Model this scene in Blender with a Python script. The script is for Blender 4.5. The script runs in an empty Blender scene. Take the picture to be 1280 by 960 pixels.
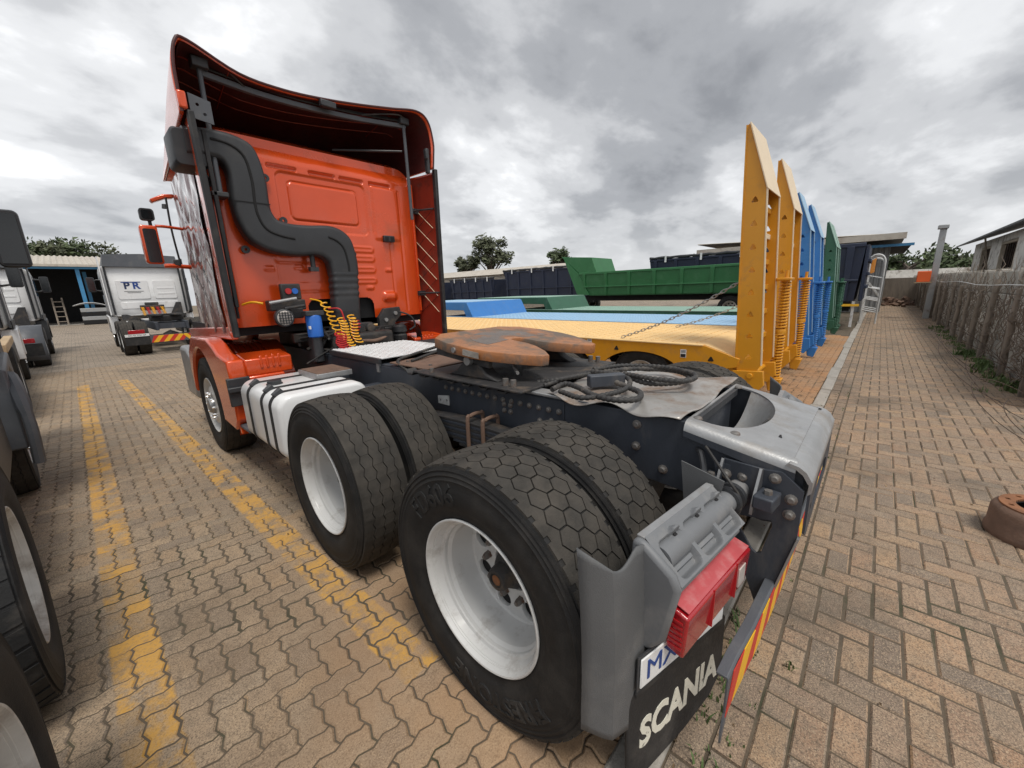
import bpy, bmesh, math, random
import numpy as np
from mathutils import Vector, Matrix
random.seed(7); RNG = np.random.default_rng(7)
S = bpy.context.scene
COL = S.collection
# ------------------------------------------------------------------ camera
CP = (-2.0244, -0.9708, 1.6209); YAW, PITCH, ROLL, FPX = 0.82442, 0.23466, -0.03397, 491.6
def cam_axes():
    cy, sy, cp, sp = math.cos(YAW), math.sin(YAW), math.cos(PITCH), math.sin(PITCH)
    f = np.array([sy*cp, cy*cp, -sp]); r = np.array([cy, -sy, 0.0]); u = np.cross(r, f)
    c, s = math.cos(ROLL), math.sin(ROLL)
    return c*r+s*u, -s*r+c*u, f
AR, AU, AF = cam_axes()
def pix(P):
    d = np.atleast_2d(P)-np.array(CP); w = d@AF
    return np.stack([640+FPX*(d@AR)/w, 480-FPX*(d@AU)/w, w], 1)
cd = bpy.data.cameras.new('camera'); cam = bpy.data.objects.new('camera', cd); COL.objects.link(cam)
cd.sensor_width = 36.0; cd.lens = FPX/1280*36.0; cd.clip_start = 0.02; cd.clip_end = 2000
cam.matrix_world = Matrix(((AR[0], AU[0], -AF[0], CP[0]), (AR[1], AU[1], -AF[1], CP[1]), (AR[2], AU[2], -AF[2], CP[2]), (0, 0, 0, 1)))
S.camera = cam
S.view_settings.view_transform = 'Standard'; S.view_settings.look = 'None'
S.view_settings.exposure = 0.66; S.view_settings.gamma = 1
# ------------------------------------------------------------------ sky and sun
W = bpy.data.worlds.new('World'); S.world = W; W.use_nodes = True
def build_world():
    nt = W.node_tree; N = nt.nodes; L = nt.links; N.clear()
    def n(t, **k):
        o = N.new(t)
        for a, b in k.items(): setattr(o, a, b)
        return o
    tc = n('ShaderNodeTexCoord'); sep = n('ShaderNodeSeparateXYZ'); L.new(tc.outputs['Generated'], sep.inputs[0])
    def M(op, a, b=None, c=None):
        o = n('ShaderNodeMath', operation=op)
        for i, v in enumerate((a, b, c)):
            if v is None: continue
            if isinstance(v, (int, float)): o.inputs[i].default_value = v
            else: L.new(v, o.inputs[i])
        return o.outputs[0]
    zz = M('ADD', M('MAXIMUM', sep.outputs[2], 0.0), 0.30)
    comb = n('ShaderNodeCombineXYZ'); L.new(M('DIVIDE', sep.outputs[0], zz), comb.inputs[0]); L.new(M('DIVIDE', sep.outputs[1], zz), comb.inputs[1])
    mp = n('ShaderNodeMapping'); mp.inputs['Rotation'].default_value = (0, 0, math.radians(28)); mp.inputs['Scale'].default_value = (.95, 1.2, 1)
    mp.inputs['Location'].default_value = (8.0, 1.0, 0); L.new(comb.outputs[0], mp.inputs[0])
    def noise(sc, det, rough, dist, w):
        o = n('ShaderNodeTexNoise', noise_dimensions='4D'); L.new(mp.outputs[0], o.inputs['Vector'])
        o.inputs['Scale'].default_value = sc; o.inputs['Detail'].default_value = det; o.inputs['Roughness'].default_value = rough
        o.inputs['Distortion'].default_value = dist; o.inputs['W'].default_value = w
        return o.outputs['Fac']
    big = noise(.75, 3, .5, .25, 6.1); mid = noise(2.3, 7, .54, .22, 7.0); fine = noise(6.5, 7, .56, .1, 3.0)
    v = M('ADD', M('MULTIPLY', big, .50), M('ADD', M('MULTIPLY', mid, .42), M('MULTIPLY', fine, .12)))
    cr = n('ShaderNodeValToRGB'); L.new(v, cr.inputs[0]); e = cr.color_ramp.elements
    cr.color_ramp.interpolation = 'EASE'
    e[0].position = .37; e[0].color = (.20, .207, .222, 1)
    e[1].position = .64; e[1].color = (.86, .866, .875, 1)
    for pos, c in ((.445, (.285, .293, .309, 1)), (.51, (.42, .427, .44, 1)), (.57, (.57, .577, .588, 1))):
        k = e.new(pos); k.color = c
    sky = n('ShaderNodeTexSky', sky_type='NISHITA'); sky.sun_disc = False
    sky.sun_elevation = math.radians(58); sky.sun_rotation = math.radians(200)
    b1 = n('ShaderNodeBackground'); L.new(sky.outputs[0], b1.inputs[0]); b1.inputs[1].default_value = .05
    hm = n('ShaderNodeMix', data_type='RGBA'); hf = n('ShaderNodeMapRange', interpolation_type='SMOOTHSTEP'); L.new(sep.outputs[2], hf.inputs[0]); hf.inputs[1].default_value = -.01; hf.inputs[2].default_value = .16; hf.inputs[3].default_value = .15; L.new(hf.outputs[0], hm.inputs[0]); hm.inputs[6].default_value = (.46, .467, .48, 1); L.new(cr.outputs[0], hm.inputs[7])
    b2 = n('ShaderNodeBackground'); L.new(hm.outputs[2], b2.inputs[0]); b2.inputs[1].default_value = 1.0
    mx = n('ShaderNodeMixShader'); mx.inputs[0].default_value = .94; L.new(b1.outputs[0], mx.inputs[1]); L.new(b2.outputs[0], mx.inputs[2])
    out = n('ShaderNodeOutputWorld'); L.new(mx.outputs[0], out.inputs[0])
build_world()
sl = bpy.data.lights.new('sun', 'SUN'); sl.energy = 1.5; sl.angle = math.radians(18); sl.color = (1.0, .95, .87)
sun = bpy.data.objects.new('sun', sl); COL.objects.link(sun)
# light comes from behind the left shoulder of the camera, high up
_d = Vector((-.14, -.40, .905)).normalized(); sun.rotation_euler = _d.to_track_quat('Z', 'Y').to_euler(); sun.location = (0, 0, 30)

# ------------------------------------------------------------------ materials
MATS = {}
def mat(name, col, rough=.6, metal=0.0, var=.12, vs=6.0, bump=0.0, bs=60.0, dirt=None, ds=2.5, dlo=.52, dhi=.7, coat=0.0, rvar=.12, spec=.5, stretch=None, alpha=1.0, trans=0.0, island=0.0):
    if name in MATS: return MATS[name]
    m = bpy.data.materials.new(name); m.use_nodes = True; MATS[name] = m
    nt = m.node_tree; N = nt.nodes; L = nt.links; B = N['Principled BSDF']
    tc = N.new('ShaderNodeTexCoord'); vec = tc.outputs['Object']
    if stretch:
        mp = N.new('ShaderNodeMapping'); mp.inputs['Scale'].default_value = stretch; L.new(vec, mp.inputs[0]); vec = mp.outputs[0]
    def noise(sc, det=5, rg=.6):
        o = N.new('ShaderNodeTexNoise'); o.inputs['Scale'].default_value = sc; o.inputs['Detail'].default_value = det; o.inputs['Roughness'].default_value = rg
        L.new(vec, o.inputs['Vector']); return o.outputs['Fac']
    nv = noise(vs)
    mr = N.new('ShaderNodeMapRange'); L.new(nv, mr.inputs[0]); mr.inputs[1].default_value = .25; mr.inputs[2].default_value = .75
    mr.inputs[3].default_value = 1-var; mr.inputs[4].default_value = 1+var
    val = mr.outputs[0]
    if island:
        g = N.new('ShaderNodeNewGeometry'); oi = N.new('ShaderNodeObjectInfo')
        ad = N.new('ShaderNodeMath'); ad.operation = 'ADD'; L.new(g.outputs['Random Per Island'], ad.inputs[0]); L.new(oi.outputs['Random'], ad.inputs[1])
        fr = N.new('ShaderNodeMath'); fr.operation = 'FRACT'; L.new(ad.outputs[0], fr.inputs[0])
        m3 = N.new('ShaderNodeMapRange'); L.new(fr.outputs[0], m3.inputs[0]); m3.inputs[3].default_value = 1-island; m3.inputs[4].default_value = 1+island
        mu = N.new('ShaderNodeMath'); mu.operation = 'MULTIPLY'; L.new(val, mu.inputs[0]); L.new(m3.outputs[0], mu.inputs[1]); val = mu.outputs[0]
    mul = N.new('ShaderNodeVectorMath'); mul.operation = 'SCALE'; mul.inputs[0].default_value = col[:3]; L.new(val, mul.inputs['Scale'])
    c = mul.outputs[0]
    if dirt:
        d1 = noise(ds, 8, .68)
        r2 = N.new('ShaderNodeMapRange'); L.new(d1, r2.inputs[0]); r2.inputs[1].default_value = dlo; r2.inputs[2].default_value = dhi
        mx = N.new('ShaderNodeMix'); mx.data_type = 'RGBA'; L.new(r2.outputs[0], mx.inputs[0]); L.new(c, mx.inputs[6]); mx.inputs[7].default_value = (*dirt, 1); c = mx.outputs[2]
        rr = N.new('ShaderNodeMapRange'); L.new(r2.outputs[0], rr.inputs[0]); rr.inputs[3].default_value = rough; rr.inputs[4].default_value = min(.95, rough+.3); L.new(rr.outputs[0], B.inputs['Roughness'])
    else:
        rr = N.new('ShaderNodeMapRange'); L.new(noise(vs*2.3), rr.inputs[0]); rr.inputs[3].default_value = max(.03, rough-rvar); rr.inputs[4].default_value = min(1, rough+rvar); L.new(rr.outputs[0], B.inputs['Roughness'])
    L.new(c, B.inputs['Base Color']); B.inputs['Metallic'].default_value = metal
    B.inputs['Coat Weight'].default_value = coat; B.inputs['Coat Roughness'].default_value = .08; B.inputs['Specular IOR Level'].default_value = spec
    if alpha < 1: B.inputs['Alpha'].default_value = alpha
    if trans: B.inputs['Transmission Weight'].default_value = trans
    if bump:
        bp = N.new('ShaderNodeBump'); bp.inputs['Strength'].default_value = bump; bp.inputs['Distance'].default_value = .01; L.new(noise(bs, 4, .6), bp.inputs['Height']); L.new(bp.outputs[0], B.inputs['Normal'])
    return m
DUST = (.24, .19, .145)
mat('orange', (.68, .075, .010), .25, .12, .10, 1.6, dirt=(.34, .085, .035), ds=1.9, dlo=.56, dhi=.86, coat=.7, bump=.05, bs=7)
mat('black_plastic', (.032, .034, .038), .46, 0, .2, 4, bump=.10, bs=260, dirt=(.075, .07, .066), ds=3, dlo=.55, dhi=.9)
mat('rubber_seal', (.016, .016, .018), .6, 0, .2, 8, dirt=(.06, .057, .053), ds=5)
mat('frame_grey', (.045, .052, .066), .5, .1, .22, 5, bump=.12, bs=120, dirt=(.16, .14, .12), ds=3.4, dlo=.56, dhi=.84, stretch=(1, 1, .35))
mat('grease_black', (.014, .013, .013), .5, 0, .4, 12, bump=.4, bs=70, dirt=(.055, .045, .037), ds=9)
mat('tyre', (.018, .018, .0185), .72, 0, .25, 9, bump=.18, bs=140, dirt=(.052, .047, .042), ds=7, dlo=.46, dhi=.84, spec=.3)
mat('tyre_tread', (.044, .041, .037), .85, 0, .28, 14, bump=.3, bs=170, dirt=(.085, .075, .064), ds=9, dlo=.42, dhi=.8, spec=.2)
mat('tyre_new', (.021, .0215, .0225), .7, 0, .2, 9, bump=.2, bs=110, dirt=(.06, .055, .05), ds=6, spec=.3)
mat('white_rim', (.60, .605, .60), .42, 0, .07, 6, bump=.05, bs=40, dirt=(.30, .275, .245), ds=9, dlo=.54, dhi=.8, coat=.1)
mat('rim_dirty', (.60, .585, .55), .5, 0, .12, 9, bump=.1, bs=50, dirt=(.22, .17, .13), ds=6, dlo=.45, dhi=.72)
mat('white_paint', (.74, .745, .75), .33, 0, .04, 3, dirt=(.46, .445, .42), ds=3.4, dlo=.56, dhi=.9, coat=.35)
mat('steel_galv', (.36, .365, .37), .42, .55, .2, 7, bump=.12, bs=90, dirt=(.25, .22, .19), ds=5, dlo=.5, dhi=.78)
mat('plate_worn', (.40, .385, .365), .40, .45, .2, 5, bump=.2, bs=20, dirt=(.21, .125, .075), ds=3.6, dlo=.47, dhi=.66)
mat('rust', (.27, .115, .05), .75, .15, .3, 9, bump=.4, bs=70, dirt=(.11, .055, .032), ds=6, dlo=.45, dhi=.7)
mat('rust_brown', (.17, .105, .075), .75, .1, .25, 8, bump=.3, bs=80, dirt=(.10, .065, .05), ds=5)
mat('fifth_top', (.42, .175, .07), .5, .2, .25, 7, bump=.3, bs=45, dirt=(.16, .125, .10), ds=3.4, dlo=.44, dhi=.58)
mat('grease_steel', (.15, .118, .098), .42, .35, .35, 9, bump=.35, bs=60, dirt=(.33, .15, .07), ds=5, dlo=.50, dhi=.66)
mat('litter', (.20, .135, .075), .9, 0, .4, 9, island=.5)
mat('cast_dark', (.035, .034, .035), .62, .1, .3, 12, bump=.35, bs=90, dirt=(.12, .09, .065), ds=6)
mat('guard_grey', (.105, .108, .112), .62, 0, .12, 4, bump=.25, bs=300, dirt=(.185, .18, .172), ds=5, dlo=.52, dhi=.85)
mat('tray_grey', (.155, .162, .172), .5, 0, .1, 4, bump=.12, bs=250, dirt=(.27, .26, .25), ds=6, dlo=.52, dhi=.85)
mat('flap_black', (.017, .017, .018), .68, 0, .25, 7, bump=.25, bs=60, dirt=(.07, .062, .054), ds=6, dlo=.5, dhi=.8)
mat('letter_white', (.72, .70, .60), .7, 0, .08, 30, dirt=(.10, .09, .08), ds=38, dlo=.62, dhi=.68)
mat('lens_red', (.36, .007, .014), .16, 0, .1, 20, coat=.8, bump=.15, bs=160, dirt=(.45, .10, .10), ds=9, dlo=.6, dhi=.95)
mat('lens_clear', (.55, .5, .46), .2, 0, .1, 20, coat=.6)
mat('chev_yellow', (.80, .44, .02), .42, 0, .08, 14, dirt=(.42, .27, .08), ds=10, dlo=.56, dhi=.8)
mat('chev_red', (.56, .035, .022), .42, 0, .1, 14, dirt=(.30, .08, .05), ds=10, dlo=.56, dhi=.8)
mat('bolt', (.20, .19, .18), .5, .5, .2, 30, dirt=(.16, .08, .045), ds=20)
mat('hose', (.032, .031, .031), .62, 0, .2, 20, bump=.2, bs=90, dirt=(.13, .115, .10), ds=12)
mat('coil_yellow', (.80, .40, .015), .4, 0, .05, 20)
mat('coil_red', (.45, .018, .022), .4, 0, .08, 20)
mat('filter_blue', (.02, .13, .50), .35, 0, .08, 9)
mat('alu_check', (.76, .765, .77), .36, .2, .1, 6, dirt=(.36, .34, .32), ds=4, dlo=.55, dhi=.85)
mat('chrome', (.72, .72, .72), .16, 1.0, .05, 9)
mat('mirror_glass', (.34, .38, .42), .05, 1.0, .02, 3)
mat('dark_glass', (.012, .014, .016), .08, 0, .02, 3, coat=.5)
mat('film', (.62, .61, .61), .10, .1, .35, 5, bump=.25, bs=9, coat=1.0, dirt=(.15, .020, .012), ds=2.6, dlo=.40, dhi=.50, stretch=(1, 1.2, .55))  # pale glare streaks painted into the colour, maroon bodywork showing between them
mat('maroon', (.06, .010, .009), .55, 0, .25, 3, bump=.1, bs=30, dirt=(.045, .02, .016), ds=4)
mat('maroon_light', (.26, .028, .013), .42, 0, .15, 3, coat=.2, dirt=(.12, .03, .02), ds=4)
mat('yellow_paint', (.62, .275, .012), .42, 0, .07, 2, dirt=(.40, .20, .05), ds=5, dlo=.55, dhi=.8, coat=.15)
mat('yellow_deck', (.80, .54, .235), .6, 0, .10, 5, dirt=(.62, .45, .25), ds=3, dlo=.5, dhi=.85)
mat('cream_paint', (.74, .60, .42), .5, 0, .06, 3)
mat('blue_paint', (.035, .185, .50), .45, 0, .08, 3, dirt=(.12, .20, .34), ds=6, dlo=.54, dhi=.78)
mat('blue_deck', (.30, .48, .66), .55, 0, .10, 5, dirt=(.22, .40, .60), ds=5)
mat('green_dark', (.025, .105, .06), .45, 0, .1, 3, dirt=(.06, .14, .10), ds=4)
mat('green_deck', (.25, .40, .33), .55, 0, .1, 5)
mat('green_tip', (.025, .145, .048), .45, 0, .1, 2, dirt=(.06, .19, .085), ds=2.5, dlo=.5, dhi=.85)
mat('navy', (.014, .022, .05), .55, 0, .15, 3, dirt=(.035, .04, .055), ds=3)
mat('white_metal', (.66, .67, .67), .45, .1, .06, 4, dirt=(.38, .37, .35), ds=5)
mat('concrete', (.36, .335, .30), .9, 0, .18, 6, bump=.5, bs=50, dirt=(.17, .15, .125), ds=3, dlo=.48, dhi=.7)
mat('wall_block', (.43, .405, .36), .92, 0, .2, 5, bump=.6, bs=40, dirt=(.16, .145, .125), ds=2.3, dlo=.48, dhi=.72, island=.2)
mat('timber', (.25, .21, .17), .9, 0, .25, 10, bump=.7, bs=30, dirt=(.09, .075, .063), ds=5, stretch=(1, 1, .15))
mat('twig', (.21, .17, .135), .9, 0, .3, 10)
mat('wire_rust', (.075, .052, .04), .7, .4, .3, 20)
mat('grass', (.10, .15, .05), .8, 0, .4, 9, island=.35)
mat('plaster_white', (.78, .76, .72), .9, 0, .15, 3, bump=.4, bs=30, dirt=(.26, .22, .18), ds=2.2, dlo=.5, dhi=.66)
mat('plaster_cream', (.46, .40, .32), .9, 0, .15, 3, bump=.3, bs=30, dirt=(.24, .20, .16), ds=2.2)
mat('roof_iron', (.09, .095, .10), .6, .3, .2, 4)
mat('sheet_cream', (.50, .455, .39), .6, .1, .1, 2, dirt=(.33, .28, .23), ds=1.6, stretch=(1, 1, 1))
mat('sheet_grey', (.36, .37, .375), .5, .35, .12, 3, dirt=(.26, .23, .2), ds=3)
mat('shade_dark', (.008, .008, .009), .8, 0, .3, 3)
mat('post_blue', (.05, .22, .42), .5, 0, .1, 4)
mat('wood_light', (.42, .31, .19), .8, 0, .2, 6, bump=.4, bs=40, stretch=(1, .15, 1))
mat('orange_box', (.80, .13, .025), .5, 0, .05, 4)
mat('grey_plastic', (.085, .092, .105), .48, 0, .12, 4, bump=.12, bs=200, dirt=(.15, .145, .14), ds=4, dlo=.55, dhi=.85)
mat('amber', (.85, .30, .01), .25, 0, .05, 9, coat=.6)
mat('print_black', (.012, .012, .014), .6, 0, .1, 10)
mat('print_navy', (.015, .028, .085), .6, 0, .1, 10)
mat('lens_faded', (.52, .10, .11), .3, 0, .1, 12, coat=.3, dirt=(.58, .25, .25), ds=14, dlo=.5, dhi=.8)
mat('print_blue', (.02, .06, .24), .5, 0, .1, 10)
mat('plate_white', (.75, .76, .76), .4, 0, .04, 10)
mat('dirt_ground', (.20, .15, .105), .95, 0, .3, .8, bump=.6, bs=9, dirt=(.09, .10, .045), ds=.35, dlo=.5, dhi=.62)
mat('bark', (.10, .082, .066), .9, 0, .3, 12, bump=.6, bs=30)
mat('leaf_a', (.055, .078, .03), .7, 0, .4, 3, island=.45)
mat('leaf_b', (.075, .085, .045), .7, 0, .4, 3, island=.45)

# ------------------------------------------------------------------ mesh helpers
class MB:
    def __init__(s): s.v = []; s.f = []
    def add(s, vs, fs):
        o = len(s.v); s.v += [tuple(float(c) for c in p) for p in vs]; s.f += [tuple(i+o for i in f) for f in fs]; return s
    def box(s, a, b, M=None):
        x0, y0, z0 = a; x1, y1, z1 = b
        vs = [(x, y, z) for z in (z0, z1) for y in (y0, y1) for x in (x0, x1)]
        if M is not None: vs = [tuple(M@Vector(p)) for p in vs]
        return s.add(vs, [(0, 2, 3, 1), (4, 5, 7, 6), (0, 1, 5, 4), (2, 6, 7, 3), (0, 4, 6, 2), (1, 3, 7, 5)])
    def prism(s, poly, axis, a, b):
        # poly given in the two other axes (x: (y,z), y: (x,z), z: (x,y))
        def P(u, v, w): return {'x': (w, u, v), 'y': (u, w, v), 'z': (u, v, w)}[axis]
        n = len(poly); vs = [P(u, v, a) for u, v in poly]+[P(u, v, b) for u, v in poly]
        fs = [tuple(range(n)), tuple(range(2*n-1, n-1, -1))]+[(i, n+i, n+(i+1) % n, (i+1) % n) for i in range(n)]
        return s.add(vs, fs)
    def loft(s, rings, caps=True, closed=True):
        n = len(rings[0]); vs = [p for r in rings for p in r]; fs = []
        for k in range(len(rings)-1):
            for i in range(n if closed else n-1):
                j = (i+1) % n; fs.append((k*n+i, k*n+j, (k+1)*n+j, (k+1)*n+i))
        if caps and closed: fs += [tuple(range(n-1, -1, -1)), tuple((len(rings)-1)*n+i for i in range(n))]
        return s.add(vs, fs)
    def tube(s, pts, r, n=8, caps=True):
        pts = [Vector(p) for p in pts]; rings = []; up = None
        rr = r if isinstance(r, (list, tuple)) else [r]*len(pts)
        for i, p in enumerate(pts):
            t = (pts[min(i+1, len(pts)-1)]-pts[max(i-1, 0)]).normalized()
            if up is None: up = Vector((0, 0, 1)) if abs(t.z) < .9 else Vector((1, 0, 0))
            a = t.cross(up).normalized(); up = a.cross(t).normalized()
            rings.append([p+rr[i]*(math.cos(2*math.pi*k/n)*a+math.sin(2*math.pi*k/n)*up) for k in range(n)])
        return s.loft(rings, caps)
    def cyl(s, p0, p1, r, n=16, r1=None): return s.tube([p0, p1], [r, r if r1 is None else r1], n)
    def lathe(s, prof, c, axis='x', n=48, caps=False, close=False):
        rings = []
        for r, a in prof:
            ring = []
            for k in range(n):
                t = 2*math.pi*k/n; u, v = r*math.cos(t), r*math.sin(t)
                ring.append({'x': (c[0]+a, c[1]+u, c[2]+v), 'y': (c[0]+u, c[1]+a, c[2]+v), 'z': (c[0]+u, c[1]+v, c[2]+a)}[axis])
            rings.append(ring)
        if close: rings.append(rings[0])
        return s.loft(rings, caps)
    def grid(s, nu, nv, fn, skip=None):
        vs = [fn(i/nu, j/nv) for j in range(nv+1) for i in range(nu+1)]
        fs = []
        for j in range(nv):
            for i in range(nu):
                if skip and skip((i+.5)/nu, (j+.5)/nv): continue
                k = j*(nu+1)+i; fs.append((k, k+1, k+nu+2, k+nu+1))
        return s.add(vs, fs)
    def merge(s, o): return s.add(o.v, o.f)
    def xf(s, M):
        s.v = [tuple(M@Vector(p)) for p in s.v]; return s
def rot(axis, deg, c=(0, 0, 0)):
    return Matrix.Translation(c)@Matrix.Rotation(math.radians(deg), 4, axis)@Matrix.Translation([-k for k in c])
def plate2d(outer, holes, depth, bevel=0.0):
    # flat plate with real holes, in XY, centred on z = 0
    cu = bpy.data.curves.new('tmp', 'CURVE'); cu.dimensions = '2D'; cu.fill_mode = 'BOTH'; cu.extrude = depth/2
    if bevel: cu.bevel_depth = bevel; cu.bevel_resolution = 1; cu.offset = -bevel
    for ring in [outer]+list(holes):
        sp = cu.splines.new('POLY'); sp.points.add(len(ring)-1); sp.use_cyclic_u = True
        for q, (x, y) in zip(sp.points, ring): q.co = (x, y, 0, 1)
    ob = bpy.data.objects.new('tmp', cu); me = ob.to_mesh()
    vs = [tuple(v.co) for v in me.vertices]; fs = [tuple(p.vertices) for p in me.polygons]
    ob.to_mesh_clear(); bpy.data.objects.remove(ob); bpy.data.curves.remove(cu)
    mb = MB(); mb.add(vs, fs); return mb
def plate(outer, holes, axis, pos, depth, bevel=0.0):
    mb = plate2d(outer, holes, depth, bevel)
    mb.v = [{'x': (pos+w, u, v), 'y': (u, pos+w, v), 'z': (u, v, pos+w)}[axis] for u, v, w in mb.v]; return mb
def text2d(body, size, depth=.002, bold=.0):
    cu = bpy.data.curves.new('tmp', 'FONT'); cu.body = body; cu.size = size; cu.extrude = depth/2; cu.align_x = 'CENTER'; cu.align_y = 'CENTER'; cu.offset = bold; cu.resolution_u = 3
    ob = bpy.data.objects.new('tmp', cu); me = ob.to_mesh()
    mb = MB(); mb.add([tuple(v.co) for v in me.vertices], [tuple(p.vertices) for p in me.polygons])
    ob.to_mesh_clear(); bpy.data.objects.remove(ob); bpy.data.curves.remove(cu); return mb
def circ(cx, cy, r, n=16): return [(cx+r*math.cos(2*math.pi*k/n), cy+r*math.sin(2*math.pi*k/n)) for k in range(n)]
def rrect(x0, y0, x1, y1, r, n=5):
    out = []
    for cx, cy, a in ((x1-r, y1-r, 0), (x0+r, y1-r, 90), (x0+r, y0+r, 180), (x1-r, y0+r, 270)):
        out += [(cx+r*math.cos(math.radians(a+90*k/n)), cy+r*math.sin(math.radians(a+90*k/n))) for k in range(n+1)]
    return out
def spline(pts, n=10):
    P = [np.array(p, float) for p in pts]; P = [2*P[0]-P[1]]+P+[2*P[-1]-P[-2]]; out = []
    for i in range(1, len(P)-2):
        a, b, c, d = P[i-1:i+3]
        for k in range(n):
            t = k/n; out.append(tuple(.5*((2*b)+(-a+c)*t+(2*a-5*b+4*c-d)*t*t+(-a+3*b-3*c+d)*t**3)))
    out.append(tuple(P[-2])); return out
def helix(p0, p1, r, turns, per=10):
    p0, p1 = Vector(p0), Vector(p1); t = (p1-p0).normalized(); a = t.orthogonal().normalized(); b = t.cross(a); n = int(turns*per)
    return [p0.lerp(p1, k/n)+r*(math.cos(2*math.pi*k/per)*a+math.sin(2*math.pi*k/per)*b) for k in range(n+1)]

WL = {}     # world location of parents (parents are never rotated while building)
def tag(o, label=None, cat=None, group=None, kind=None):
    for k, v in (('label', label), ('category', cat), ('group', group), ('kind', kind)):
        if v: o[k] = v
    return o
def thing(name, loc, label, cat, group=None):
    o = bpy.data.objects.new(name, None); COL.objects.link(o); o.location = loc; o.empty_display_size = .2
    WL[o.name] = Vector(loc); return tag(o, label, cat, group)
def mesh_of(mb, m, smooth=35, name='m'):
    me = bpy.data.meshes.new(name); me.from_pydata(mb.v, [], mb.f); me.materials.append(MATS[m]); me.update()
    if smooth:
        me.shade_smooth(); me.set_sharp_from_angle(angle=math.radians(smooth))
    return me
def obj(name, mb, m, parent=None, bevel=0.0, smooth=35, fix=True, label=None, kind=None, seg=2):
    v = np.array(mb.v); c = (v.min(0)+v.max(0))/2; q = MB(); q.v = (v-c).tolist(); q.f = mb.f
    me = mesh_of(q, m, smooth, name)
    if fix:
        bm = bmesh.new(); bm.from_mesh(me); bmesh.ops.recalc_face_normals(bm, faces=bm.faces[:]); bm.to_mesh(me); bm.free()
    o = bpy.data.objects.new(name, me); COL.objects.link(o); c = Vector(c.tolist())
    WL[o.name] = c.copy()
    if parent is not None:
        o.parent = parent; o.location = c-WL[parent.name]
    else: o.location = c
    if bevel:
        b = o.modifiers.new('bevel', 'BEVEL'); b.width = bevel; b.segments = seg; b.limit_method = 'ANGLE'; b.angle_limit = math.radians(40); b.harden_normals = False
    if label: o['label'] = label
    if kind: o['kind'] = kind
    return o
def copy_tree(o, parent=None, swap=None):
    c = o.copy(); COL.objects.link(c); c.parent = parent
    if swap and c.type == 'MESH' and c.data.materials and c.data.materials[0].name in swap:
        c.data = c.data.copy(); c.data.materials[0] = MATS[swap[c.data.materials[0].name]]
    for ch in list(o.children): copy_tree(ch, c, swap)
    return c
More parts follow.
